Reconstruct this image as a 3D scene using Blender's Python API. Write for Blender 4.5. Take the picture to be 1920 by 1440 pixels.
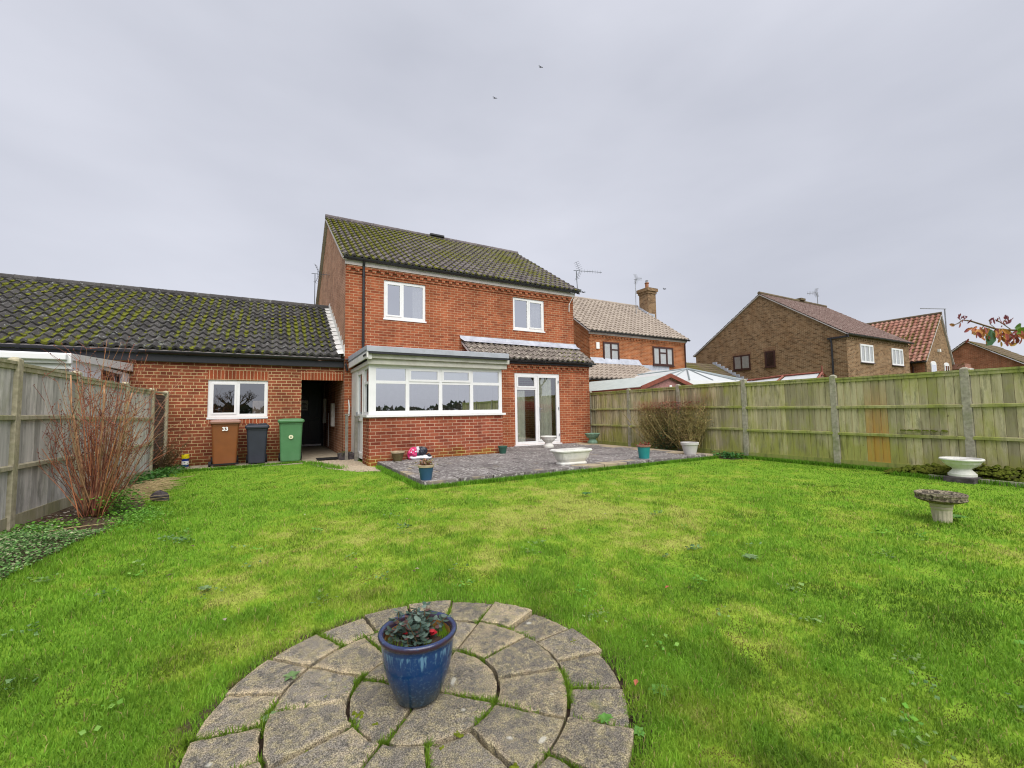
import bpy, math, random
import numpy as np
from mathutils import Vector, Matrix
random.seed(7); rng = np.random.default_rng(7)
S = bpy.context.scene; C = S.collection
for o in list(bpy.data.objects): bpy.data.objects.remove(o)
R_ = math.radians
# ------------------------------------------------------------------ camera
F_PX = 803.0; YAW, PITCH, ROLL, CAMH = R_(29.4), R_(3.67), R_(-0.89), 1.15
fw = Vector((math.sin(YAW)*math.cos(PITCH), math.cos(YAW)*math.cos(PITCH), math.sin(PITCH)))
r0 = Vector((math.cos(YAW), -math.sin(YAW), 0)); u0 = r0.cross(fw)
rr = r0*math.cos(ROLL)+u0*math.sin(ROLL); uu = u0*math.cos(ROLL)-r0*math.sin(ROLL)
cd = bpy.data.cameras.new('camera'); cam = bpy.data.objects.new('camera', cd); C.objects.link(cam)
cam.matrix_world = Matrix(((rr.x, uu.x, -fw.x, 0), (rr.y, uu.y, -fw.y, 0), (rr.z, uu.z, -fw.z, CAMH), (0, 0, 0, 1)))
cd.sensor_width = 36; cd.lens = F_PX/1920*36; cd.clip_start = 0.05; cd.clip_end = 2000
S.camera = cam
S.cycles.filter_width = 1.1
S.view_settings.view_transform = 'Standard'; S.view_settings.look = 'None'
S.view_settings.gamma = 1; S.view_settings.exposure = 1.38
# ------------------------------------------------------------------ world and sun (overcast)
SUN_EL, SUN_AZ = R_(52), R_(187)      # azimuth clockwise from +Y: behind the camera, a little left
w = bpy.data.worlds.new('World'); S.world = w; w.use_nodes = True
nt = w.node_tree; nt.nodes.clear()
def wn(t, **k):
    n = nt.nodes.new(t)
    for a, b in k.items(): setattr(n, a, b)
    return n
sky = wn('ShaderNodeTexSky', sky_type='NISHITA', sun_disc=False, sun_elevation=SUN_EL, sun_rotation=SUN_AZ, air_density=1.0, dust_density=2.0)
tc = wn('ShaderNodeTexCoord'); mp = wn('ShaderNodeMapping'); mp.inputs['Scale'].default_value = (1.2, 1.2, 3.2)
nz = wn('ShaderNodeTexNoise'); nz.inputs['Scale'].default_value = 1.3; nz.inputs['Detail'].default_value = 5; nz.inputs['Roughness'].default_value = .48
rp = wn('ShaderNodeValToRGB'); rp.color_ramp.elements[0].position = .3; rp.color_ramp.elements[1].position = .72
rp.color_ramp.elements[0].color = (.45, .466, .53, 1); rp.color_ramp.elements[1].color = (.58, .592, .66, 1)
sc = wn('ShaderNodeMix', data_type='RGBA', blend_type='MULTIPLY'); sc.inputs[0].default_value = 1; sc.inputs[7].default_value = (4.8, 4.8, 4.8, 1)
mx = wn('ShaderNodeMix', data_type='RGBA'); mx.inputs[0].default_value = .97
bg = wn('ShaderNodeBackground'); bg.inputs['Strength'].default_value = .1; wo = wn('ShaderNodeOutputWorld')
L = nt.links.new
L(tc.outputs['Generated'], mp.inputs[0]); L(mp.outputs[0], nz.inputs['Vector']); L(nz.outputs[0], rp.inputs[0])
L(rp.outputs[0], sc.inputs[6]); L(sky.outputs[0], mx.inputs[6]); L(sc.outputs[2], mx.inputs[7]); L(mx.outputs[2], bg.inputs[0]); L(bg.outputs[0], wo.inputs[0])
sd = bpy.data.lights.new('sun', 'SUN'); sun = bpy.data.objects.new('sun', sd); C.objects.link(sun)
sd.energy = 1.5; sd.angle = R_(62); sd.color = (1, .965, .92)
sv = Vector((math.sin(SUN_AZ)*math.cos(SUN_EL), math.cos(SUN_AZ)*math.cos(SUN_EL), math.sin(SUN_EL)))
sun.rotation_euler = sv.to_track_quat('Z', 'Y').to_euler()

# ------------------------------------------------------------------ materials
class NT:
    def __init__(s, name):
        s.m = bpy.data.materials.new(name); s.m.use_nodes = True; s.t = s.m.node_tree; s.t.nodes.clear()
        s.o = s.t.nodes.new('ShaderNodeOutputMaterial'); s.b = s.t.nodes.new('ShaderNodeBsdfPrincipled')
        s.t.links.new(s.b.outputs[0], s.o.inputs[0]); s.tc = s.t.nodes.new('ShaderNodeTexCoord')
        s.obj = s.tc.outputs['Object']; s.uv = s.tc.outputs['UV']
    def put(s, sock, v):
        if hasattr(v, 'is_output') or isinstance(v, bpy.types.NodeSocket): s.t.links.new(v, sock)
        else:
            if isinstance(v, tuple) and len(v) == 3 and sock.type == 'RGBA': v = v+(1,)
            sock.default_value = v
    def n(s, t, props=None, **inp):
        n = s.t.nodes.new(t)
        for a, b in (props or {}).items(): setattr(n, a, b)
        for a, b in inp.items(): s.put(n.inputs[a.replace('_', ' ')], b)
        return n
    def map(s, v, scale=(1, 1, 1), rot=(0, 0, 0)): return s.n('ShaderNodeMapping', Vector=v, Scale=scale, Rotation=rot).outputs[0]
    def noise(s, scale, v=None, detail=4, rough=.55): return s.n('ShaderNodeTexNoise', Vector=v or s.obj, Scale=scale, Detail=detail, Roughness=rough).outputs[0]
    def ramp(s, f, stops):
        n = s.n('ShaderNodeValToRGB', Fac=f); e = n.color_ramp.elements
        while len(e) < len(stops): e.new(.5)
        for x, (p, c) in zip(e, stops):
            x.position = p; x.color = (c, c, c, 1) if isinstance(c, (int, float)) else tuple(c)+(1,)
        return n.outputs[0]
    def mix(s, f, a, b, mode='MIX'):
        n = s.t.nodes.new('ShaderNodeMix'); n.data_type = 'RGBA'; n.blend_type = mode
        s.put(n.inputs[0], f); s.put(n.inputs[6], a); s.put(n.inputs[7], b); return n.outputs[2]
    def math(s, op, a, b=0.0):
        n = s.t.nodes.new('ShaderNodeMath'); n.operation = op; s.put(n.inputs[0], a); s.put(n.inputs[1], b); return n.outputs[0]
    def attr(s, name, out=0): return s.n('ShaderNodeAttribute', {'attribute_name': name}).outputs[out]
    def sep(s, c): return s.n('ShaderNodeSeparateColor', Color=c).outputs
    def xyz(s, v): return s.n('ShaderNodeSeparateXYZ', Vector=v).outputs
    def bump(s, h, st=.5, d=.01): s.put(s.b.inputs['Normal'], s.n('ShaderNodeBump', Height=h, Strength=st, Distance=d).outputs[0])
    def fin(s, col, rough=.8, spec=.3, metal=0.0):
        s.put(s.b.inputs['Base Color'], col); s.put(s.b.inputs['Roughness'], rough)
        s.b.inputs['Specular IOR Level'].default_value = spec; s.b.inputs['Metallic'].default_value = metal; return s.m

def plain(name, c, rough=.6, var=.18, scale=12, spec=.3, metal=0, dirt=None, bump=.0):
    s = NT(name); nz = s.noise(scale); f = s.ramp(nz, [(.3, 1-var), (.7, 1+var*.4)])
    col = s.mix(1, c, f, 'MULTIPLY')
    if dirt: col = s.mix(s.ramp(s.noise(3.5, detail=6, rough=.7), [(.48, 0), (.72, .75)]), col, dirt)
    if bump: s.bump(s.noise(scale*6), bump, .004)
    return s.fin(col, rough, spec, metal)

def brick(name, c1, c2, mortar, squash=False, stain=None, zst=.8, soldier=False, dark=.35, tint=(.5, .48, .45)):
    s = NT(name)
    v = s.map(s.uv, rot=(0, 0, R_(90))) if soldier else s.uv
    p = {'offset': 0.0 if soldier else .5}
    if squash: p.update(squash=.5, squash_frequency=4)
    b = s.n('ShaderNodeTexBrick', p, Vector=v, Scale=1.0, Mortar_Size=.0068, Mortar_Smooth=.1, Bias=-.15, Brick_Width=.225, Row_Height=.075, Color1=c1, Color2=c2, Mortar=mortar)
    # second brick layer, same grid, for a few dark or pale bricks
    b2 = s.n('ShaderNodeTexBrick', p, Vector=v, Scale=1.0, Mortar_Size=0.0, Bias=-.62, Brick_Width=.225, Row_Height=.075, Color1=(1, 1, 1), Color2=(1-dark,)*3, Mortar=(1, 1, 1))
    col = s.mix(1, b.outputs[0], b2.outputs[0], 'MULTIPLY')
    col = s.mix(1, col, s.ramp(s.noise(60, detail=3), [(.3, .78), (.7, 1.12)]), 'MULTIPLY')
    col = s.mix(s.ramp(s.noise(1.1, detail=6, rough=.65), [(.40, 0), (.70, .75)]), col, s.mix(1, col, tint, 'MULTIPLY'))
    col = s.mix(1, col, s.ramp(s.noise(1.0, s.map(s.obj, (5, 5, .6)), 5, .6), [(.3, .84), (.65, 1.08)]), 'MULTIPLY')
    if stain:
        z = s.xyz(s.obj)[2]; nn = s.noise(2.2, detail=5)
        f = s.math('MULTIPLY', s.ramp(s.math('ADD', s.math('DIVIDE', z, zst), s.math('MULTIPLY', nn, 1.4)), [(.75, 1), (1.5, 0)]), .9)
        col = s.mix(f, col, s.mix(1, col, stain, 'MULTIPLY'))
    s.bump(s.math('ADD', s.math('MULTIPLY', b.outputs[1], -1.0), s.math('MULTIPLY', s.noise(120), .4)), .6, .006)
    return s.fin(col, .9, .15)

def tiles(name, c1, c2, moss=None, mossamt=.5, lichen=None, lam=.5, top=(1, 1, 1)):
    s = NT(name); a = s.sep(s.attr('col')); h, rnd = a[0], a[1]
    col = s.mix(rnd, c1, c2)
    col = s.mix(1, col, s.ramp(s.noise(30, detail=5, rough=.7), [(.3, .7), (.7, 1.2)]), 'MULTIPLY')
    if lichen:
        sp = s.ramp(s.noise(9, detail=5, rough=.75), [(.62-lam*.1, 0), (.68-lam*.08, 1)])
        col = s.mix(s.math('MULTIPLY', sp, .75), col, lichen)
    if moss:
        big = s.noise(.55, detail=4, rough=.6); mid = s.noise(8.5, detail=7, rough=.8)
        f = s.math('ADD', s.math('ADD', s.math('MULTIPLY', big, .9), s.math('MULTIPLY', mid, 1.15)), s.math('MULTIPLY', h, -.34))
        f = s.math('ADD', f, s.math('MULTIPLY', a[2], .35))
        f = s.ramp(f, [(1.12-mossamt*.45, 0), (1.19-mossamt*.45, 1)])
        mc = s.mix(s.ramp(s.noise(14), [(.35, 0), (.65, 1)]), moss, tuple(x*y for x, y in zip(moss, (1.6, 1.4, 1.1))))
        col = s.mix(f, col, mc)
        s.bump(s.math('ADD', s.math('MULTIPLY', f, 1.2), s.noise(70)), .8, .012)
    else: s.bump(s.noise(70), .5, .006)
    return s.fin(col, .92, .12)

M = {}
M['brick'] = brick('red_brick', (.41, .118, .052), (.29, .076, .037), (.56, .35, .21))
M['brick_low'] = brick('red_brick_low', (.38, .105, .055), (.25, .058, .036), (.64, .41, .28), stain=(.85, 1.15, .5), zst=.9)
M['brick_gar'] = brick('brown_red_brick', (.34, .10, .05), (.22, .062, .035), (.66, .47, .25), squash=True, stain=(.50, .62, .42), zst=1.3)
M['brick_side'] = brick('gable_brick', (.52, .26, .16), (.42, .19, .11), (.68, .52, .38))
M['soldier'] = brick('soldier_brick', (.38, .095, .04), (.28, .07, .03), (.66, .44, .26), soldier=True)
M['brick_n1'] = brick('orange_brick', (.42, .135, .05), (.28, .08, .03), (.58, .38, .22))
M['brick_brown'] = brick('buff_brown_brick', (.29, .18, .10), (.16, .09, .05), (.46, .36, .23), dark=.7, tint=(.8, .7, .6))
M['soldier_brown'] = brick('brown_soldier_brick', (.26, .14, .08), (.17, .09, .05), (.40, .30, .19), soldier=True)
M['brick_far'] = brick('far_red_brick', (.44, .17, .09), (.32, .12, .06), (.52, .34, .22))
M['tile_main'] = tiles('mossy_tile', (.125, .108, .112), (.20, .175, .175), (.11, .12, .03), .50, (.36, .35, .30), .35)
M['tile_gar'] = tiles('dark_mossy_tile', (.060, .057, .057), (.108, .102, .098), (.115, .135, .022), .37, (.40, .42, .39), .35)
M['tile_ext'] = tiles('brown_tile', (.165, .14, .125), (.25, .215, .19), (.13, .13, .015), .10, (.50, .46, .38), 1.0)
M['tile_n1'] = tiles('buff_tile', (.34, .285, .24), (.42, .36, .30))
M['tile_brown'] = tiles('purple_brown_tile', (.15, .10, .088), (.22, .155, .135), (.10, .09, .04), .15, (.38, .34, .30), .5)
M['tile_red'] = tiles('red_pantile', (.30, .135, .10), (.42, .23, .175), (.10, .085, .03), .42)
M['tile_dark'] = tiles('old_dark_tile', (.13, .10, .07), (.18, .14, .09), (.10, .11, .02), .5)
M['white'] = plain('white_upvc', (.80, .80, .80), .35, .05, 5, .4)
M['white_old'] = plain('painted_board', (.72, .71, .68), .5, .08, 6, .3, dirt=(.55, .54, .48))
M['cream'] = plain('cream_fascia', (.62, .60, .54), .5, .1, 6, .3, dirt=(.45, .43, .36))
M['greyfascia'] = plain('weathered_fascia', (.55, .50, .48), .6, .15, 8)
M['black'] = plain('black_upvc', (.018, .018, .022), .35, .2, 10, .5)
M['lead'] = plain('lead_sheet', (.42, .45, .52), .5, .25, 5, .5, dirt=(.56, .58, .62))
M['feltgrey'] = plain('grey_roof_trim', (.40, .42, .47), .5, .12, 6, .4, dirt=(.33, .34, .37))
M['brownframe'] = plain('dark_brown_frame', (.055, .022, .018), .4, .2, 10, .4)
M['redwood'] = plain('red_stained_wood', (.25, .075, .048), .55, .3, 9, .3)
M['redwood_pale'] = plain('faded_pink_shingle', (.42, .22, .20), .8, .35, 22, .2, bump=.4)
M['poly'] = plain('white_polycarbonate', (.56, .58, .58), .4, .05, 4, .4)
M['polygrey'] = plain('grey_green_sheet', (.48, .53, .50), .45, .1, 4, .4)
M['alu'] = plain('grey_glazing_bar', (.28, .32, .33), .4, .1, 5)
M['concrete'] = plain('concrete_post', (.42, .39, .31), .9, .35, 18, .15, dirt=(.22, .25, .11), bump=.8)
M['paving'] = plain('path_concrete', (.36, .31, .23), .9, .25, 8, .15, dirt=(.25, .22, .16), bump=.5)
M['gravel'] = plain('pale_gravel', (.50, .41, .30), .95, .5, 60, .1, bump=1.0)
M['navy'] = plain('navy_door', (.008, .009, .018), .35, .2, 5, .4)
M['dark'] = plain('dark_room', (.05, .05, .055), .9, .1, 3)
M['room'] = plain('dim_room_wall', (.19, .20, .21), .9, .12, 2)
M['curtain'] = plain('white_curtain', (.82, .82, .80), .9, .1, 7)
M['curtain_green'] = plain('pale_green_curtain', (.80, .82, .70), .9, .15, 7)
M['blind_or_backing'] = plain('white_blind', (.86, .88, .86), .8, .04, 4)
M['metal'] = plain('aerial_metal', (.10, .11, .12), .45, .2, 12, .5, .3)
M['greymetal'] = plain('grey_mast', (.30, .31, .33), .45, .2, 12, .5, .3)
M['oldwood'] = plain('grey_post_wood', (.27, .25, .22), .85, .35, 14, .15, dirt=(.16, .16, .10))
M['rubber'] = plain('black_rubber', (.012, .012, .013), .7)
M['bin_brown'] = plain('brown_plastic', (.22, .075, .022), .45, .12, 5, .4, dirt=(.19, .075, .03))
M['bin_black'] = plain('black_plastic', (.030, .034, .050), .5, .15, 5, .4)
M['bin_green'] = plain('green_plastic', (.075, .205, .085), .45, .1, 5, .4, dirt=(.10, .23, .11))
M['bin_lid_brown'] = plain('sun_faded_brown_lid', (.30, .15, .11), .4, .15, 6, .5)
M['print_white'] = plain('white_sticker', (.80, .80, .78), .5, .03)
M['print_cream'] = plain('cream_sticker', (.75, .72, .50), .5, .05)
M['print_grey'] = plain('grey_print', (.28, .24, .30), .6, .1)
M['terra'] = plain('dark_terracotta', (.13, .095, .045), .8, .35, 12, .2, dirt=(.10, .11, .04), bump=.5)
M['terra_rim'] = plain('salt_stained_rim', (.45, .36, .24), .8, .3, 14)
M['pot_blue'] = plain('dull_blue_plastic', (.025, .085, .16), .5, .15, 8, .4)
M['pot_teal'] = plain('teal_plastic', (.020, .235, .235), .45, .12, 8, .4)
M['pot_green'] = plain('dark_green_plastic', (.03, .10, .07), .5, .2, 8, .4)
M['pot_white'] = plain('off_white_plastic', (.58, .56, .54), .5, .08, 8, .3)
M['stone_white'] = plain('white_painted_stone', (.74, .73, .69), .75, .15, 14, .2, dirt=(.58, .57, .48), bump=.4)
M['stone_cream'] = plain('cream_cast_stone', (.58, .52, .39), .85, .25, 16, .15, dirt=(.33, .31, .20), bump=.7)
M['stone_green'] = plain('verdigris_stone', (.17, .28, .20), .7, .25, 10, .2, dirt=(.28, .40, .31), bump=.4)
M['soil'] = plain('dark_soil', (.055, .038, .028), .95, .6, 30, .1, bump=1.0)
M['canyellow'] = plain('yellow_lid', (.75, .62, .01), .4, .05)
M['canblue'] = plain('blue_tub', (.015, .035, .22), .4, .1)
M['pink'] = plain('pink_print_plastic', (.62, .035, .16), .4, .25, 20, .5)
M['bagwhite'] = plain('white_print_plastic', (.72, .73, .76), .4, .15, 14, .5)
M['bagblack'] = plain('black_compost_liner', (.022, .025, .04), .4, .5, 20, .5)
M['rock'] = plain('dark_rock', (.10, .085, .09), .9, .5, 15, .15, bump=1)
M['straw'] = plain('dry_straw', (.42, .32, .16), .9, .4, 30)
M['stem_red'] = plain('red_brown_stem', (.46, .18, .075), .6, .5, 9, .3)
M['stem_pale'] = plain('peeling_pale_stem', (.50, .28, .15), .7, .4, 20, .2)
M['twig'] = plain('grey_brown_twig', (.14, .095, .045), .85, .4, 12, .15)
M['bird'] = plain('dark_feather', (.03, .03, .035), .8)
M['board_white'] = plain('white_cladding', (.84, .85, .86), .6, .12, 5, .3)

def vcol(name, rough=.7, trans=.0, spec=.2, nz=25):
    s = NT(name); c = s.attr('col'); c = s.mix(1, c, s.ramp(s.noise(nz, detail=3), [(.3, .8), (.7, 1.15)]), 'MULTIPLY')
    s.fin(c, rough, spec)
    if trans:
        t = s.n('ShaderNodeBsdfTranslucent', Color=c); m = s.n('ShaderNodeMixShader')
        m.inputs[0].default_value = trans; s.t.links.new(s.b.outputs[0], m.inputs[1]); s.t.links.new(t.outputs[0], m.inputs[2]); s.t.links.new(m.outputs[0], s.o.inputs[0])
    return s.m
M['stem_mix'] = vcol('stem_mix', .65, 0, .25, 14); M['leaf'] = vcol('leaf', .55, .25, .3); M['grass'] = vcol('grass_blade', .6, .3, .2, 3); M['lawn'] = vcol('lawn_turf', .95, 0, .05, 60)

def glass(name, base=.22, tint=(.75, .80, .80), rgh=0.0):
    m = bpy.data.materials.new(name); m.use_nodes = True; t = m.node_tree; t.nodes.clear()
    o = t.nodes.new('ShaderNodeOutputMaterial'); tr = t.nodes.new('ShaderNodeBsdfTransparent'); gl = t.nodes.new('ShaderNodeBsdfGlossy'); mx = t.nodes.new('ShaderNodeMixShader')
    tr.inputs[0].default_value = tint+(1,); gl.inputs['Roughness'].default_value = rgh; gl.inputs[0].default_value = (.95, .97, 1, 1)
    fr = t.nodes.new('ShaderNodeFresnel'); fr.inputs[0].default_value = 1.5; ma = t.nodes.new('ShaderNodeMath'); ma.operation = 'MULTIPLY_ADD'; ma.inputs[1].default_value = 1-base; ma.inputs[2].default_value = base
    t.links.new(fr.outputs[0], ma.inputs[0]); t.links.new(ma.outputs[0], mx.inputs[0]); t.links.new(tr.outputs[0], mx.inputs[1]); t.links.new(gl.outputs[0], mx.inputs[2]); t.links.new(mx.outputs[0], o.inputs[0])
    return m
M['glass'] = glass('window_glass', .27, (.95, .96, .96)); M['glass2'] = glass('sky_glass', .62, (.98, .98, .98)); M['glassfar'] = glass('far_glass', .10, (.97, .97, .97))

def fence_mat(name, base, pale, algae, amt):
    s = NT(name); a = s.sep(s.attr('col')); st = s.noise(1.0, s.map(s.obj, (26, 26, 1.3)), 5, .65)
    col = s.mix(s.ramp(st, [(.3, 0), (.7, 1)]), base, pale)
    col = s.mix(1, col, s.ramp(a[0], [(0, .62), (1, 1.2)]), 'MULTIPLY')
    n2 = s.noise(2.6, s.map(s.obj, (1, 1, .45)), 6, .68)
    f = s.math('ADD', n2, s.math('MULTIPLY', a[1], .22))
    col = s.mix(s.math('MULTIPLY', s.ramp(f, [(.60-amt*.25, 0), (.80-amt*.25, 1)]), .8), col, algae)
    dk = s.ramp(s.noise(3.1, s.map(s.obj, (3.2, 3.2, .55)), 7, .75), [(.50, 0), (.66, 1)])
    col = s.mix(s.math('MULTIPLY', dk, s.math('ADD', .25, s.math('MULTIPLY', a[0], .4))), col, (.055, .062, .04))
    col = s.mix(s.math('MULTIPLY', a[2], s.ramp(st, [(.3, .35), (.6, .9)])), col, (.62, .29, .05))
    kn = s.ramp(s.noise(11, s.map(s.obj, (1, 1, .7)), 2), [(.74, 0), (.78, .6)])
    col = s.mix(kn, col, (.07, .05, .03))
    s.bump(st, .35, .004); return s.fin(col, .88, .15)
M['fence_green'] = fence_mat('algae_board', (.42, .37, .21), (.62, .56, .37), (.38, .39, .085), .20)
M['fence_grey'] = fence_mat('silver_board', (.42, .40, .38), (.66, .63, .59), (.26, .26, .16), -.25)
M['rail_green'] = fence_mat('algae_rail', (.36, .34, .17), (.50, .47, .27), (.28, .32, .06), .45)
M['rail_grey'] = fence_mat('grey_rail', (.38, .35, .24), (.52, .47, .35), (.25, .25, .12), .1)

def slab_mat():
    s = NT('aggregate_slab'); a = s.sep(s.attr('col'))
    n1 = s.noise(9, detail=6, rough=.7)
    f = s.math('SUBTRACT', s.math('ADD', n1, s.math('MULTIPLY', a[1], .18)), s.math('MULTIPLY', s.math('MULTIPLY', a[0], n1), .42))
    col = s.mix(s.ramp(f, [(.28, 0), (.52, 1)]), (.37, .30, .19), (.165, .148, .122))
    col = s.mix(1, col, s.ramp(a[2], [(0, .82), (1, 1.22)]), 'MULTIPLY')
    col = s.mix(s.ramp(s.noise(3.3, s.map(s.obj, rot=(2, 1, 0)), 6, .75), [(.50, 0), (.72, .6)]), col, (.12, .105, .075))
    col = s.mix(s.ramp(s.noise(26, detail=5, rough=.75), [(.46, 0), (.60, .75)]), col, (.30, .26, .15)); col = s.mix(s.ramp(s.noise(19, s.map(s.obj, rot=(1, 0, 2)), 5, .75), [(.52, 0), (.62, .7)]), col, (.085, .082, .075))
    sp = s.ramp(s.noise(260, detail=2, rough=.6), [(.38, .3), (.5, .95), (.60, 1.9)])
    col = s.mix(.8, col, s.mix(1, col, sp, 'MULTIPLY'))
    v = s.n('ShaderNodeTexVoronoi', Vector=s.obj, Scale=260.0).outputs[0]
    wh = s.ramp(v, [(.14, .8), (.2, 0)]); sel = s.ramp(s.noise(160, detail=0), [(.52, 0), (.58, 1)])
    col = s.mix(s.math('MULTIPLY', wh, sel), col, (.50, .46, .38))
    li = s.ramp(s.noise(13, detail=1, rough=.4), [(.75, 0), (.79, .5)]); col = s.mix(li, col, (.62, .62, .56))
    mo = s.ramp(s.noise(5.1, s.map(s.obj, (1, 1, 1), (1, 2, 3)), 5, .6), [(.60, 0), (.72, .55)]); col = s.mix(mo, col, (.16, .17, .05))
    s.bump(s.math('ADD', s.noise(140), s.noise(25)), .8, .005); return s.fin(col, .93, .12)
M['slab'] = slab_mat()
def patio_mat():
    s = NT('lichen_patio'); a = s.sep(s.attr('col'))
    col = s.mix(s.ramp(s.noise(2.2, detail=6, rough=.7), [(.35, 0), (.7, 1)]), (.125, .110, .108), (.195, .175, .165))
    col = s.mix(1, col, s.ramp(a[0], [(0, .85), (1, 1.15)]), 'MULTIPLY')
    sp = s.math('MULTIPLY', s.ramp(s.noise(1.0, s.map(s.obj, (17, 30, 17)), 4, .7), [(.545, 0), (.59, 1)]), s.ramp(s.noise(1.1, detail=3), [(.3, .25), (.6, 1)]))
    col = s.mix(sp, col, (.52, .50, .47))
    tn = s.ramp(s.math('ADD', s.noise(1.7, detail=4), s.math('MULTIPLY', a[1], .35)), [(.66, 0), (.76, .8)])
    col = s.mix(tn, col, (.42, .34, .22))
    mo = s.ramp(s.noise(1.3, s.map(s.obj, rot=(1, 1, 0)), 6, .7), [(.64, 0), (.74, .6)]); col = s.mix(mo, col, (.16, .17, .045))
    col = s.mix(a[2], col, (.07, .065, .04))
    s.bump(s.noise(40), .5, .004); return s.fin(col, .93, .12)
M['patio'] = patio_mat()
def glaze():
    s = NT('drip_glaze'); z = s.xyz(s.obj)[2]
    st = s.noise(1.0, s.map(s.obj, (60, 60, 8)), 5, .7); n2 = s.noise(90, detail=3)
    base = s.mix(s.ramp(z, [(.02, 0), (.13, 1)]), (.022, .040, .055), (.006, .040, .135))
    col = s.mix(s.ramp(s.math('MULTIPLY', st, s.ramp(z, [(.06, .2), (.15, .9), (.215, 1.25), (.235, .55)])), [(.60, 0), (.74, .75)]), base, (.13, .28, .40))
    col = s.mix(s.ramp(n2, [(.55, 0), (.7, .4)]), col, (.08, .17, .26))
    col = s.mix(s.ramp(s.math('ADD', z, s.math('MULTIPLY', st, .02)), [(.240, 0), (.252, .85), (.262, .9), (.270, .3)]), col, (.045, .018, .022))
    col = s.mix(s.ramp(s.math('ADD', z, s.math('MULTIPLY', n2, .004)), [(.2705, 0), (.2745, .85)]), col, (.33, .38, .56))
    s.bump(st, .25, .003); return s.fin(col, .13, .6)
M['glaze'] = glaze()
def bath_mat():
    s = NT('carved_lichen_stone'); n1 = s.noise(38, detail=4, rough=.7)
    col = s.mix(s.ramp(n1, [(.42, 0), (.58, 1)]), (.06, .05, .038), (.30, .26, .18))
    col = s.mix(s.ramp(s.noise(6), [(.5, 0), (.7, .7)]), col, (.16, .12, .09)); s.bump(n1, 1, .01); return s.fin(col, .9, .12)
M['bath'] = bath_mat()

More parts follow.
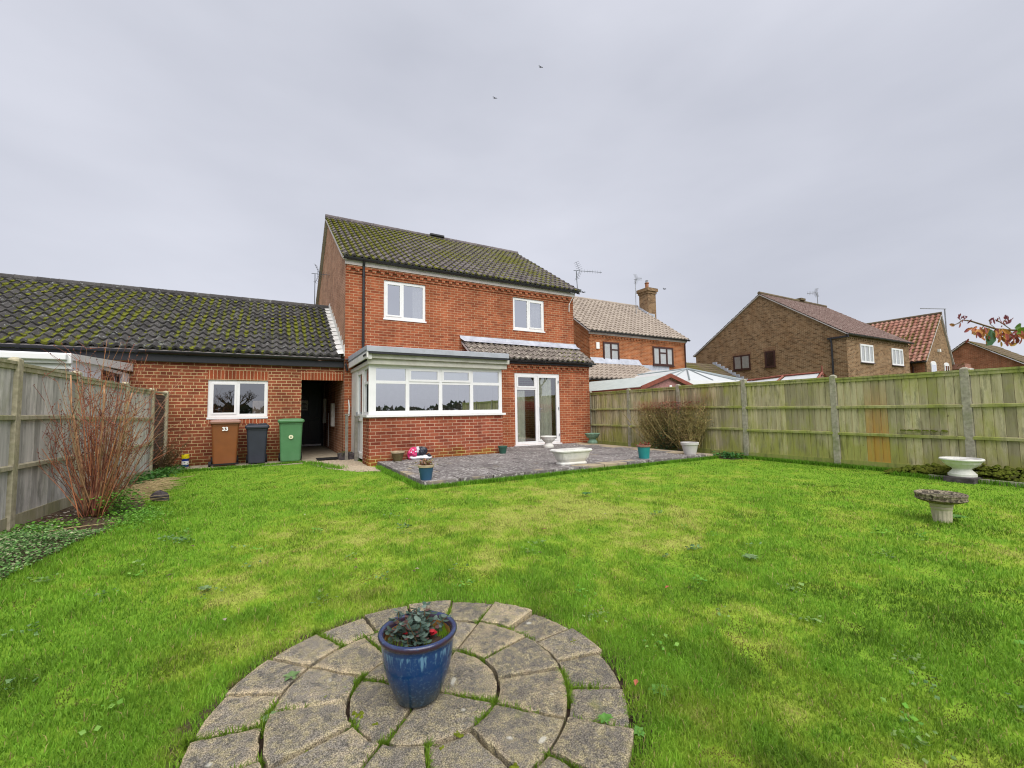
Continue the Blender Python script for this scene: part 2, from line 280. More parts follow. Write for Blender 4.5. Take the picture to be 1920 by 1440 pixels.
# ------------------------------------------------------------------ mesh helpers
class MB:
    def __init__(s, T=None): s.v = []; s.f = []; s.c = []; s.T = T; s.col = (0.5, 0.5, 0.0)
    def add(s, vs, fs):
        o = len(s.v)
        if s.T is not None: vs = [tuple(s.T @ Vector(p)) for p in vs]
        s.v += [tuple(p) for p in vs]; s.c += [s.col]*len(vs); s.f += [tuple(i+o for i in q) for q in fs]; return s
    def box(s, x0, x1, y0, y1, z0, z1):
        v = [(x, y, z) for z in (z0, z1) for y in (y0, y1) for x in (x0, x1)]
        return s.add(v, [(0, 2, 3, 1), (4, 5, 7, 6), (0, 1, 5, 4), (2, 6, 7, 3), (0, 4, 6, 2), (1, 3, 7, 5)])
    def taper(s, a, b, z0, z1, c=(0, 0)):   # a,b half sizes (hx,hy) at z0 and z1
        v = [(c[0]+x*h[0], c[1]+y*h[1], z) for z, h in ((z0, a), (z1, b)) for y in (-1, 1) for x in (-1, 1)]
        return s.add(v, [(0, 2, 3, 1), (4, 5, 7, 6), (0, 1, 5, 4), (2, 6, 7, 3), (0, 4, 6, 2), (1, 3, 7, 5)])
    def prism(s, poly, axis, a, b):          # poly in the two other axes, extruded along axis
        def P(p, t): return {'x': (t, p[0], p[1]), 'y': (p[0], t, p[1]), 'z': (p[0], p[1], t)}[axis]
        n = len(poly); v = [P(p, a) for p in poly]+[P(p, b) for p in poly]
        return s.add(v, [tuple(range(n-1, -1, -1)), tuple(range(n, 2*n))]+[(i, (i+1) % n, n+(i+1) % n, n+i) for i in range(n)])
    def quad(s, a, b, c, d): return s.add([a, b, c, d], [(0, 1, 2, 3)])
    def tube(s, pts, rad, n=6, cap=True):
        pts = [Vector(p) for p in pts]; rad = rad if isinstance(rad, (list, tuple)) else [rad]*len(pts); vs = []
        for i, p in enumerate(pts):
            d = (pts[min(i+1, len(pts)-1)]-pts[max(i-1, 0)]).normalized()
            a = d.cross(Vector((0, 0, 1)) if abs(d.z) < .9 else Vector((1, 0, 0))).normalized(); b = d.cross(a)
            vs += [p+(a*math.cos(t)+b*math.sin(t))*rad[i] for t in [2*math.pi*k/n for k in range(n)]]
        fs = [(i*n+k, i*n+(k+1) % n, (i+1)*n+(k+1) % n, (i+1)*n+k) for i in range(len(pts)-1) for k in range(n)]
        if cap: fs += [tuple(range(n))[::-1], tuple(range((len(pts)-1)*n, len(pts)*n))]
        return s.add(vs, fs)
    def lathe(s, prof, n=32, c=(0, 0, 0), sx=1, sy=1, pw=None, flute=None):
        vs = []
        for j, (r, z) in enumerate(prof):
            for k in range(n):
                t = 2*math.pi*k/n; cx, sy_ = math.cos(t), math.sin(t)
                if pw: cx = math.copysign(abs(cx)**pw, cx); sy_ = math.copysign(abs(sy_)**pw, sy_)
                q = r*(1+(flute[0]*math.cos(flute[1]*t) if flute and flute[2] <= j < flute[3] else 0))
                vs.append((c[0]+q*cx*sx, c[1]+q*sy_*sy, c[2]+z))
        fs = [(j*n+k, j*n+(k+1) % n, (j+1)*n+(k+1) % n, (j+1)*n+k) for j in range(len(prof)-1) for k in range(n)]
        fs += [tuple(range(n))[::-1], tuple(range((len(prof)-1)*n, len(prof)*n))]
        return s.add(vs, fs)
    def build(s, name, m, parent=None, smooth=False, bevel=0, base=None):
        me = bpy.data.meshes.new(name); o = bpy.data.objects.new(name, me); C.objects.link(o)
        P = Vector((0, 0, 0))
        if parent is not None:
            q = parent
            while q is not None: P = P+q.location; q = q.parent
        elif base is not None: P = Vector(base); o.location = P
        V = np.array(s.v, float)-np.array(P)
        me.from_pydata([tuple(p) for p in V], [], s.f); me.update()
        n = len(me.loops); lv = np.empty(n, int); me.loops.foreach_get('vertex_index', lv)
        nf = len(me.polygons); nr = np.empty(nf*3); me.polygons.foreach_get('normal', nr); nr = np.abs(nr.reshape(-1, 3))
        lt = np.empty(nf, int); me.polygons.foreach_get('loop_total', lt); pn = np.repeat(nr, lt, axis=0)
        W = np.array(s.v, float)[lv]; ax = pn.argmax(1)
        u = np.where(ax == 0, W[:, 1], W[:, 0]); v = np.where(ax == 2, W[:, 1], W[:, 2])
        uvl = me.uv_layers.new(name='UVMap'); uvl.data.foreach_set('uv', np.c_[u, v].ravel())
        ca = me.color_attributes.new('col', 'FLOAT_COLOR', 'POINT'); cc = np.c_[np.array(s.c, float), np.ones(len(s.c))]; ca.data.foreach_set('color', cc.ravel())
        if smooth: me.polygons.foreach_set('use_smooth', [True]*nf)
        me.materials.append(m if not isinstance(m, str) else M[m])
        if parent is not None: o.parent = parent
        if bevel:
            b = o.modifiers.new('bevel', 'BEVEL'); b.width = bevel; b.segments = 2; b.limit_method = 'ANGLE'; b.angle_limit = R_(40)
        return o
def tag(o, label=None, cat=None, group=None, kind=None):
    if label: o['label'] = label
    if cat: o['category'] = cat
    if group: o['group'] = group
    if kind: o['kind'] = kind
    return o
def thing(name, loc, label, cat, group=None):
    o = bpy.data.objects.new(name, None); C.objects.link(o); o.location = loc; o.empty_display_size = .2
    return tag(o, label, cat, group)
def bare(name, verts, faces, cols, m, parent=None, quads=None, kind=None):   # big numpy mesh
    me = bpy.data.meshes.new(name); nv = len(verts); me.vertices.add(nv); me.vertices.foreach_set('co', verts.ravel())
    tot = sum(len(f) for f in faces); sizes = np.concatenate([np.full(len(f), f.shape[1]) for f in faces]); loops = np.concatenate([f.ravel() for f in faces])
    me.loops.add(len(loops)); me.loops.foreach_set('vertex_index', loops.astype(np.int32))
    me.polygons.add(tot); st = np.concatenate([[0], np.cumsum(sizes)[:-1]]); me.polygons.foreach_set('loop_start', st.astype(np.int32)); me.polygons.foreach_set('loop_total', sizes.astype(np.int32))
    me.update(calc_edges=True); ca = me.color_attributes.new('col', 'FLOAT_COLOR', 'POINT'); ca.data.foreach_set('color', np.c_[cols, np.ones(nv)].ravel())
    me.materials.append(M[m]); o = bpy.data.objects.new(name, me); C.objects.link(o)
    if parent is not None: o.parent = parent
    if kind: o['kind'] = kind
    return o
_G = rng.random((8, 64, 64))
def vnoise(x, y, sc, k=0):
    x = np.asarray(x)*sc+k*7.3; y = np.asarray(y)*sc+k*3.1; xi = np.floor(x).astype(int); yi = np.floor(y).astype(int); fx = x-xi; fy = y-yi
    fx = fx*fx*(3-2*fx); fy = fy*fy*(3-2*fy); g = _G[k % 8]; a, b = xi % 64, (xi+1) % 64; c, d = yi % 64, (yi+1) % 64
    return (g[a, c]*(1-fx)+g[b, c]*fx)*(1-fy)+(g[a, d]*(1-fx)+g[b, d]*fx)*fy
def fbm(x, y, sc, k=0): return (vnoise(x, y, sc, k)+.5*vnoise(x, y, sc*2.1, k+1)+.25*vnoise(x, y, sc*4.3, k+2))/1.75

def wall_holes(mb, axis, c, a0, a1, z0, z1, holes, depth, back):
    """sheet at axis=c spanning a (other horizontal) and z, with rectangular holes and reveals going `back` (+1/-1) by depth"""
    A = sorted({a0, a1, *[h[0] for h in holes], *[h[1] for h in holes]}); Z = sorted({z0, z1, *[h[2] for h in holes], *[h[3] for h in holes]})
    P = (lambda a, z, d=0: (a, c+d, z)) if axis == 'y' else (lambda a, z, d=0: (c+d, a, z))
    for i in range(len(A)-1):
        for j in range(len(Z)-1):
            ca, cz = (A[i]+A[i+1])/2, (Z[j]+Z[j+1])/2
            if any(h[0] < ca < h[1] and h[2] < cz < h[3] for h in holes): continue
            mb.quad(P(A[i], Z[j]), P(A[i+1], Z[j]), P(A[i+1], Z[j+1]), P(A[i], Z[j+1]))
    d = depth*back
    for h in holes:
        q = [(h[0], h[2]), (h[1], h[2]), (h[1], h[3]), (h[0], h[3])]
        for k in range(4):
            a, b = q[k], q[(k+1) % 4]; mb.quad(P(*a), P(*b), P(*b, d), P(*a, d))

def frameT(P, ux, n):   # local x along wall, local y = into wall, z up
    ux = Vector(ux); n = Vector(n)
    return Matrix(((ux.x, -n.x, 0, P[0]), (ux.y, -n.y, 0, P[1]), (ux.z, -n.z, 1, P[2]), (0, 0, 0, 1)))
def window(parent, name, T, W, H, mull, fmat='white', fr=.06, d0=.0, dep=.06, trans=None, sash=(), glassm='glass', sill=None, curt=None, backing=None, sillmat=None, curtm='curtain'):
    """mull: list of x of mullion centres; trans: {cell: z}; sash: cells with a proud inner casement"""
    m = MB(T); xs = [0]+list(mull)+[W]
    m.box(0, W, d0, d0+dep, 0, fr); m.box(0, W, d0, d0+dep, H-fr, H); m.box(0, fr, d0, d0+dep, fr, H-fr); m.box(W-fr, W, d0, d0+dep, fr, H-fr)
    for x in mull: m.box(x-fr*.5, x+fr*.5, d0+.002, d0+dep, fr, H-fr)
    g = MB(T)
    for i in range(len(xs)-1):
        l = xs[i]+(fr if i == 0 else fr*.5); r = xs[i+1]-(fr if i == len(xs)-2 else fr*.5); cells = [(fr, H-fr)]
        if trans and i in trans:
            z = trans[i]; m.box(l, r, d0+.004, d0+dep, z-fr*.4, z+fr*.4); cells = [(fr, z-fr*.4), (z+fr*.4, H-fr)]
        for j, (a, b) in enumerate(cells):
            if (i, j) in sash or i in sash:
                s_ = fr*.45; q = d0-.012
                m.box(l-.01, r+.01, q, d0+dep*.5, a-.01, a+s_); m.box(l-.01, r+.01, q, d0+dep*.5, b-s_, b+.01); m.box(l-.01, l+s_, q, d0+dep*.5, a+s_, b-s_); m.box(r-s_, r+.01, q, d0+dep*.5, a+s_, b-s_)
                g.quad((l+s_, d0+.02, a+s_), (r-s_, d0+.02, a+s_), (r-s_, d0+.02, b-s_), (l+s_, d0+.02, b-s_))
            else: g.quad((l, d0+.03, a), (r, d0+.03, a), (r, d0+.03, b), (l, d0+.03, b))
    o = m.build(name, fmat, parent, bevel=0); g.build('pane', glassm, o)
    if sill is not None: MB(T).box(-sill, W+sill, d0-.05, d0+.02, -.045, -.002).build('sill', sillmat or fmat, o)
    if curt:
        for (a, b, za, zb, dd) in curt:
            c = MB(T); n = max(4, int((b-a)/.02)); pts = [(a+(b-a)*k/n, d0+dd+.018*math.sin(k*1.35)+.008*math.sin(k*.6)) for k in range(n+1)]
            for k in range(n): c.quad((pts[k][0], pts[k][1], za), (pts[k+1][0], pts[k+1][1], za), (pts[k+1][0], pts[k+1][1], zb), (pts[k][0], pts[k][1], zb))
            c.build('curtain', curtm, o, smooth=True)
    if backing: MB(T).box(fr*.5, W-fr*.5, d0+.04, d0+.05, fr*.5, H-fr*.5).build('blind_or_backing', backing, o)  # blind; in the dark material an added sheet standing in for an unlit room
    return o
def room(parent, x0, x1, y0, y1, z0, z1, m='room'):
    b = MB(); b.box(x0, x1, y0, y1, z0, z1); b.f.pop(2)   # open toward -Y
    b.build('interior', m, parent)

def tile_roof(parent, name, P0, ux, up, width, slope, wave, gauge, amp, step, m, spw=8, edge=None, jit=.003, mossy=0, thick=.05):
    P0, ux, up = Vector(P0), Vector(ux).normalized(), Vector(up).normalized(); n = ux.cross(up)
    if n.z < 0: n = -n
    nx = int(round(width/wave))*spw; xs = np.linspace(0, width, nx+1); ph = (xs/wave) % 1
    prof = (0.5+0.5*np.cos(2*math.pi*(ph-.5)))**1.4; nc = int(math.ceil(slope/gauge-1e-6)); V = []; Cc = []; Fq = []
    tid = np.floor(xs/wave).astype(int); uxn, upn, nn, p0 = map(np.array, (ux, up, n, P0)); base = 0
    for k in range(nc):
        s0, s1 = k*gauge, min((k+1)*gauge, slope); jt = rng.normal(0, jit, tid.max()+2)[tid]; rd = rng.random(tid.max()+2)[tid]
        rows = [(s0, -.006), (s0, step), (s0+(s1-s0)*.5, step*.5), (s1, 0)]
        for j, (s_, h) in enumerate(rows):
            hh = prof*amp+h+(jt if j in (1, 2) else 0)
            if j == 0: hh = prof*amp*1.0-.02
            V.append(p0+uxn*xs[:, None]+upn*(s_+rng.normal(0, .002))+nn*hh[:, None])
            Cc.append(np.c_[prof, rd, np.full(nx+1, mossy*(k/nc))])
        for j in range(3):
            a = base+j*(nx+1)+np.arange(nx); Fq.append(np.c_[a, a+1, a+nx+2, a+nx+1])
        base += 4*(nx+1)
    V = np.concatenate(V); Cc = np.concatenate(Cc)
    if parent is not None: V = V-np.array(parent.location)
    o = bare(name, V, [np.concatenate(Fq)], Cc, m, parent); o.data.polygons.foreach_set('use_smooth', [False]*len(o.data.polygons))
    # underside slab so the roof has thickness
    b = MB(); q = [P0-n*.03, P0+ux*width-n*.03, P0+ux*width+up*slope-n*.03, P0+up*slope-n*.03]; b.add([tuple(p) for p in q]+[tuple(p-n*thick) for p in q], [(0, 1, 2, 3), (7, 6, 5, 4), (0, 4, 5, 1), (1, 5, 6, 2), (2, 6, 7, 3), (3, 7, 4, 0)])
    b.build('roof_deck', 'greyfascia', parent)
    return o
def ridge_tiles(parent, a, b, m, r=.11, seg=.42):
    a, b = Vector(a), Vector(b); L_ = (b-a).length; d = (b-a).normalized(); mb = MB(); n = max(1, round(L_/seg))
    for k in range(n):
        mb.col = (.9, random.random(), 0)
        mb.tube([a+d*(L_*k/n), a+d*(L_*(k+.93)/n), a+d*(L_*(k+1)/n+.01)], [r, r*.95, r*1.04], 10)
    return mb.build('ridge', m, parent)
def gutter(parent, a, b, r=.055, m='black', brk=True):
    a, b = Vector(a), Vector(b); mb = MB(); d = (b-a).normalized(); nrm = Vector((d.y, -d.x, 0)); pr = []
    for k in range(9):
        t = math.pi+math.pi*k/8; pr.append((math.cos(t)*r, math.sin(t)*r))
    pr += [(x*.86, z*.86) for x, z in pr[::-1]]; vs = []
    for p in (a, b): vs += [tuple(p+nrm*x+Vector((0, 0, z))) for x, z in pr]
    n = len(pr); mb.add(vs, [(i, (i+1) % n, n+(i+1) % n, n+i) for i in range(n)]+[tuple(range(n)), tuple(range(n, 2*n))])
    L_ = (b-a).length; k = 0
    while brk and k*.9+.3 < L_:
        p = a+d*(k*.9+.3); q = p+d*.05
        mb.tube([p-Vector((0, 0, r*.5)), q-Vector((0, 0, r*.5))], r*.72, 8); k += 1
    return mb.build('gutter', m, parent)
def dentils(parent, x0, x1, y, ztop, m, face=-1, axis='y'):
    mb = MB(); zt = ztop
    def bx(a0, a1, d, z0, z1):
        if axis == 'y': mb.box(a0, a1, min(y, y+face*d), max(y, y+face*d), z0, z1)
        else: mb.box(min(y, y+face*d), max(y, y+face*d), a0, a1, z0, z1)
    bx(x0, x1, .05, zt-.075, zt)
    k = 0; x = x0
    while x < x1-.1:
        bx(x, min(x+.11, x1), .049, zt-.15, zt-.0752); x += .225
    bx(x0, x1, .022, zt-.21, zt-.151)
    return mb.build('cornice', m, parent)
def slope_up(dy, dz, axis='y', sgn=1):
    l = math.hypot(dy, dz); return (0, sgn*dy/l, dz/l) if axis == 'y' else (sgn*dy/l, 0, dz/l)
Z = (0, 0, 1)
exec_parts = []
# ================================================================== BUILDINGS
# ---- the house
H = thing('brick_house', (1.7, 12.1, 0), 'two-storey red brick house with mossy tiled roof, white bay of windows and glazed garden door', 'house')
EZ, RZ, RY = 5.36, 8.23, 16.44
w1 = (2.72, 3.93, 3.83, 4.92); w2 = (6.90, 8.13, 3.86, 4.93)
b = MB(); wall_holes(b, 'y', 12.1, 1.7, 9.38, -.2, 5.30, [w1, w2], .10, 1); b.build('wall', 'brick', H)
b = MB(); g = [(12.102, -.2), (20.8, -.2), (20.8, 5.3), (RY, RZ-.1), (12.102, 5.3)]
b.prism(g, 'x', 1.7, 1.78); b.prism(g, 'x', 9.3, 9.38); b.box(1.78, 9.3, 20.7, 20.8, -.2, 5.3); b.build('gable_wall', 'brick_side', H)
dentils(H, 1.72, 9.36, 12.1, 5.2, 'brick')
MB().box(1.68, 9.42, 12.03, 12.099, 5.2, 5.33).build('fascia', 'greyfascia', H)
ul = slope_up(RY-11.97, RZ+.04-5.40); sl = math.hypot(RY-11.97, RZ+.04-5.40); ul_main, sl_main = ul, sl
tile_roof(H, 'roof', (1.6, 11.97, 5.40), (1, 0, 0), ul, 8.0, sl, .2, sl/16, .058, .045, 'tile_main', mossy=.35)
ub = slope_up(-(20.95-RY), RZ+.04-5.25); sb = math.hypot(20.95-RY, RZ+.04-5.25)
tile_roof(H, 'roof', (9.6, 20.95, 5.25), (-1, 0, 0), ub, 8.0, sb, .2, sb/16, .045, .03, 'tile_main', spw=4)
ridge_tiles(H, (1.6, RY, RZ+.06), (9.62, RY, RZ+.06), 'tile_main')
MB().box(5.5, 6.1, RY-.16, RY+.16, RZ+.1, RZ+.19).build('roof_vent', 'black', H, bevel=.02)
for x in (1.62, 9.5):
    q = MB()
    for (ya, za, yb, zb) in ((11.97, 5.37, RY, RZ+.01), (20.95, 5.22, RY, RZ+.01)):
        q.add([(x, ya, za-.07), (x+.09, ya, za-.07), (x+.09, yb, zb-.07), (x, yb, zb-.07), (x, ya, za), (x+.09, ya, za), (x+.09, yb, zb), (x, yb, zb)], [(0, 1, 2, 3), (4, 5, 6, 7), (0, 4, 7, 3), (1, 5, 6, 2), (0, 1, 5, 4)])
    q.build('verge', 'cream' if x < 5 else 'black', H)
gutter(H, (1.62, 11.96, 5.38), (9.5, 11.96, 5.38), .062)
dp = MB(); dp.tube([(2.16, 11.97, 5.33), (2.16, 12.03, 5.2), (2.16, 12.04, 5.1), (2.16, 12.04, 2.66)], .036, 8)
for z in (4.9, 4.0, 3.1): dp.tube([(2.16, 12.04, z), (2.16, 12.04, z+.05)], .045, 8)
dp.build('downpipe', 'black', H)
for (h, mx_, cu) in ((w1, .53, [(.86, 1.16, .05, 1.05, .12)]), (w2, .60, [(.78, 1.18, .05, 1.02, .12)])):
    T = frameT((h[0], 12.13, h[2]), (1, 0, 0), (0, -1, 0)); W, HH = h[1]-h[0], h[3]-h[2]
    window(H, 'window', T, W, HH, [mx_], fr=.075, sash=(0,) if h is w1 else (1,), sill=.02, curt=cu, glassm='glass2')
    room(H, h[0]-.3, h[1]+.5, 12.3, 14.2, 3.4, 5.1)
# rear extension with lean-to roof
dr = (6.46, 8.13, .13, 2.33)
b = MB(); wall_holes(b, 'y', 11.3, 5.0, 9.36, -.1, 2.62, [dr], .08, 1); b.prism([(11.303, -.1), (12.099, -.1), (12.099, 3.2), (11.303, 2.62)], 'x', 9.3, 9.358); b.build('extension_wall', 'brick', H)
dentils(H, 5.3, 9.34, 11.3, 2.62, 'brick')
ul = slope_up(.95, .62); tile_roof(H, 'extension_roof', (5.06, 11.14, 2.73), (1, 0, 0), ul, 4.4, math.hypot(.95, .62), .2, math.hypot(.95, .62)/4, .055, .04, 'tile_ext')
MB().add([(5.0, 12.02, 3.40), (9.44, 12.02, 3.40), (9.44, 12.09, 3.50), (5.0, 12.09, 3.50), (5.05, 11.82, 3.29), (9.46, 11.82, 3.29)], [(0, 1, 2, 3), (4, 5, 1, 0)]).build('flashing', 'lead', H)
MB().box(5.02, 5.09, 11.2, 12.09, 2.62, 2.70).build('verge', 'cream', H)
MB().box(5.3, 9.44, 11.2, 11.29, 2.60, 2.70).build('fascia', 'black', H)
gutter(H, (5.3, 11.13, 2.71), (9.5, 11.13, 2.71), .055)
T = frameT((dr[0], 11.32, dr[2]), (1, 0, 0), (0, -1, 0))
fd = window(H, 'french_door', T, dr[1]-dr[0], dr[3]-dr[2], [.80], fr=.09, dep=.07, trans={0: 1.72}, sash=((0, 1), 1), sill=.04,
            curt=[(.1, .42, .08, 1.66, .07), (.93, 1.42, .10, 2.05, .07)], curtm='curtain_green')
mb = MB(T); mb.box(.885, .905, -.05, -.012, 1.02, 1.12); mb.box(.885, 1.0, -.062, -.045, 1.075, 1.095); mb.box(.88, .91, -.022, -.012, .72, 1.14)
mb.build('handle', 'greymetal', fd)
for z in (.25, 1.1, 1.95): MB(T).tube([(1.625, -.02, z-.04), (1.625, -.02, z+.04)], .014, 8).build('hinge', 'greymetal', fd)
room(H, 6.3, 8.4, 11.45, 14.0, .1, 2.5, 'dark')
# bay / porch conservatory
X0, X1, Y0 = 1.88, 5.2, 9.75
b = MB(); b.box(X0, X1, Y0, Y0+.11, -.1, 1.07); b.box(X0, X0+.11, Y0+.112, 10.48, -.1, 1.068); b.box(X1-.11, X1, Y0+.112, 11.29, -.1, 1.068); b.build('bay_wall', 'brick_low', H)
MB().box(X0-.06, X1+.07, Y0-.055, Y0+.10, 1.07, 1.118).build('bay_sill', 'white', H)
MB().box(X0-.05, X0+.1, Y0+.102, 10.5, 1.07, 1.117).build('bay_sill', 'white', H)
T = frameT((X0, Y0+.02, 1.12), (1, 0, 0), (0, -1, 0))
bw = window(H, 'bay_window', T, X1-X0, 1.13, [.86, 1.66, 2.47], fr=.085, dep=.07, trans={i: .735 for i in range(4)}, sash=((1, 1), (2, 1)), glassm='glass2')
MB(T).box(-.005, .15, -.008, .002, 0, 1.13).build('corner_post', 'white', bw)
for k, (a, c) in enumerate(((.08, .83), (.89, 1.63), (1.69, 2.44), (2.5, 3.26))): MB(T).box(a, c, .036, .040, .74, 1.10).build('blind_or_backing', 'blind_or_backing', bw)
mb = MB(); mb.box(3.05, 3.16, 10.9, 11.0, 1.1, 2.1); mb.box(4.3, 4.4, 10.7, 10.8, 1.1, 2.1); mb.box(2.1, 2.6, 11.0, 11.1, 1.05, 1.45); mb.box(3.4, 4.1, 11.1, 11.2, 1.5, 2.0); mb.build('interior_joinery', 'cream', H)
mb = MB(); mb.box(X0+.1, X1-.12, Y0+.12, Y0+.32, 1.03, 1.07); mb.build('inner_window_board', 'white', H)
T = frameT((X0+.02, 10.5, 1.12), (0, -1, 0), (-1, 0, 0))
window(H, 'bay_window', T, .74, 1.13, [], fr=.07, dep=.07, trans={0: .735})
T = frameT((X0+.02, 11.32, .08), (0, -1, 0), (-1, 0, 0))
sdr = window(H, 'side_door', T, .82, 2.17, [], fr=.10, dep=.07, trans={0: .98}, sash=(0,))
MB(T).box(.17, .65, .015, .04, .12, .93).build('door_panel', 'white', sdr); MB(T).box(.10, .13, -.05, -.012, .98, 1.12).build('handle', 'greymetal', sdr)
MB().box(X0, X0+.08, 11.32, 12.09, -.1, 2.24).build('side_panel', 'white_old', H)
MB().box(X1-.08, X1, Y0+.11, 11.29, 1.07, 2.24).build('side_panel', 'white_old', H)
room(H, X0+.12, X1-.12, Y0+.36, 12.0, .1, 2.2, 'curtain')
mb = MB(); mb.box(X0-.04, X1+.10, 9.66, 9.80, 2.24, 2.36); mb.box(X0-.07, X1+.14, 9.59, 9.80, 2.362, 2.47); mb.box(X0-.03, X0+.08, 9.802, 12.09, 2.24, 2.33); mb.build('bay_fascia', 'cream', H, bevel=.008)
mb = MB(); mb.box(1.80, 5.26, 9.52, 12.095, 2.50, 2.54); mb.build('bay_roof', 'feltgrey', H)
mb = MB(); mb.prism([(9.50, 2.50), (9.55, 2.50), (9.55, 2.63), (9.50, 2.62)], 'x', 1.78, 5.28); mb.prism([(9.55, 2.541), (12.09, 2.541), (12.09, 2.68), (9.55, 2.63)], 'x', 1.78, 1.84); mb.prism([(9.55, 2.541), (11.2, 2.541), (11.2, 2.62), (9.55, 2.62)], 'x', 5.22, 5.28)
mb.build('roof_trim', 'feltgrey', H, bevel=.006)
mb = MB(); mb.prism([(9.52, 2.36), (12.0, 2.36), (12.0, 2.498), (9.52, 2.498)], 'x', 1.785, 1.815); mb.box(1.787, 1.90, 9.56, 9.585, 2.34, 2.498); mb.build('side_fascia', 'white_old', H)
MB().box(1.83, 5.27, 9.50, 9.585, 2.455, 2.495).build('bay_gutter', 'black', H); MB().box(1.77, 1.83, 9.60, 9.9, 2.42, 2.455).build('bay_gutter', 'black', H)
MB().tube([(1.95, 12.0, 2.6), (1.72, 12.04, 2.6), (1.72, 12.05, 2.45), (1.76, 12.05, 2.3)], .03, 8).build('overflow_pipe', 'black', H)
cb = MB(); cb.tube([(1.80, 12.06, 1.53), (1.805, 12.055, 1.45), (1.82, 12.05, 1.33), (1.815, 12.055, 1.2), (1.80, 12.06, 1.10)], [.012, .018, .02, .02, .024], 8); cb.build('wall_bracket', 'white_old', H)
for p0_, p1_ in (((14.0, .78), (14.28, 1.48)), ((16.3, .85), (16.65, 1.70))):
    MB().box(1.60, 1.698, p0_[0], p1_[0], p0_[1], p1_[1]).build('meter_box', 'white_old', H, bevel=.01)
MB().box(1.675, 1.698, 15.5, 15.53, .1, 1.2).build('conduit', 'white_old', H)

# ---- garage
G = thing('garage', (-2.7, 12.3, 0), 'long single-storey brick garage with a mossy pantile roof and dark side passage', 'garage')
gw = (-1.30, -.07, 1.12, 2.01); gp = (.68, 1.695, 0.0, 2.05)
b = MB(); wall_holes(b, 'y', 12.3, -9.2, 1.695, 0, 2.42, [gw, gp], .1, 1); b.box(.60, .68, 12.41, 17.0, 0, 2.4); b.box(-9.2, -9.1, 12.31, 19.4, 0, 2.4); b.build('wall', 'brick_gar', G)
for q_ in ((-1.31, -.06, 2.012, 2.24), (.66, 1.69, 2.052, 2.28), (-1.31, -.06, .96, 1.07)): MB().box(q_[0], q_[1], 12.294, 12.299, q_[2], q_[3]).build('soldier_course', 'soldier', G)
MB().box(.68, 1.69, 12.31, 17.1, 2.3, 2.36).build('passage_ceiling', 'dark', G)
gr_s = math.hypot(3.75, 2.12); tile_roof(G, 'roof', (-9.2, 12.10, 2.66), (1, 0, 0), slope_up(3.75, 2.12), 10.8, gr_s, .2, gr_s/13, .06, .045, 'tile_gar')
tile_roof(G, 'roof', (1.6, 19.6, 2.66), (-1, 0, 0), slope_up(-3.75, 2.12), 10.8, gr_s, .2, gr_s/13, .045, .03, 'tile_gar', spw=4)
ridge_tiles(G, (-9.2, 15.85, 4.80), (1.66, 15.85, 4.80), 'tile_gar')
MB().box(-9.2, 1.69, 12.20, 12.292, 2.40, 2.56).build('fascia', 'black', G)
gutter(G, (-9.2, 12.10, 2.62), (1.69, 12.10, 2.62), .06)
f = MB(); n_ = 12
for k in range(n_):
    y0 = 12.12+3.72*k/n_; y1 = 12.12+3.72*(k+1)/n_; z0 = 2.70+2.08*k/n_; z1 = 2.70+2.08*(k+1)/n_; d = .012*(1-0)
    f.add([(1.52, y0, z0+.05), (1.685, y0, z0+.07), (1.685, y1, z1+.055), (1.52, y1, z1+.035)], [(0, 1, 2, 3)])
    f.box(1.682, 1.698, y0, y1, z0, z1+.14)
f.build('flashing', 'white_old', G)
T = frameT((gw[0], 12.33, gw[2]), (1, 0, 0), (0, -1, 0))
window(G, 'window', T, gw[1]-gw[0], gw[3]-gw[2], [.60], fr=.075, sash=(0,), sill=.01, glassm='glass')
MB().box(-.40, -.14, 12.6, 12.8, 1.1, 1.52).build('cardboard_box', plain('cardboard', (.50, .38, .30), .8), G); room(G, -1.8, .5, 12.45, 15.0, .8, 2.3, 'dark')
dd = MB(); dd.box(.69, 1.60, 16.95, 17.0, .10, 2.25)
for (a, c, e, g_) in ((.78, 1.08, .25, .95), (1.18, 1.50, .25, .95), (.78, 1.08, 1.1, 2.0), (1.18, 1.50, 1.1, 2.0)): dd.box(a, c, 16.935, 16.951, e, g_)
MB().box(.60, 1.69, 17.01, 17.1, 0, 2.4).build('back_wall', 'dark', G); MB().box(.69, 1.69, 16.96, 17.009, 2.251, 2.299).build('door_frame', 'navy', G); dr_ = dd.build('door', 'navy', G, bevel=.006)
MB().box(.69, 1.60, 16.90, 17.0, .04, .10).build('threshold', 'white', dr_); MB().tube([(1.50, 16.9, 1.05), (1.50, 16.86, 1.05), (1.40, 16.86, 1.05)], .012, 6).build('handle', 'greymetal', dr_)
pp = MB().box(.93, 1.16, 16.928, 16.933, 1.30, 1.66).build('paper_notice', 'print_white', dr_)
mb = MB(); [mb.box(.97, 1.12-.03*(k % 3), 16.925, 16.9275, 1.36+.045*k, 1.38+.045*k) for k in range(5)]; mb.build('print', 'print_grey', pp)

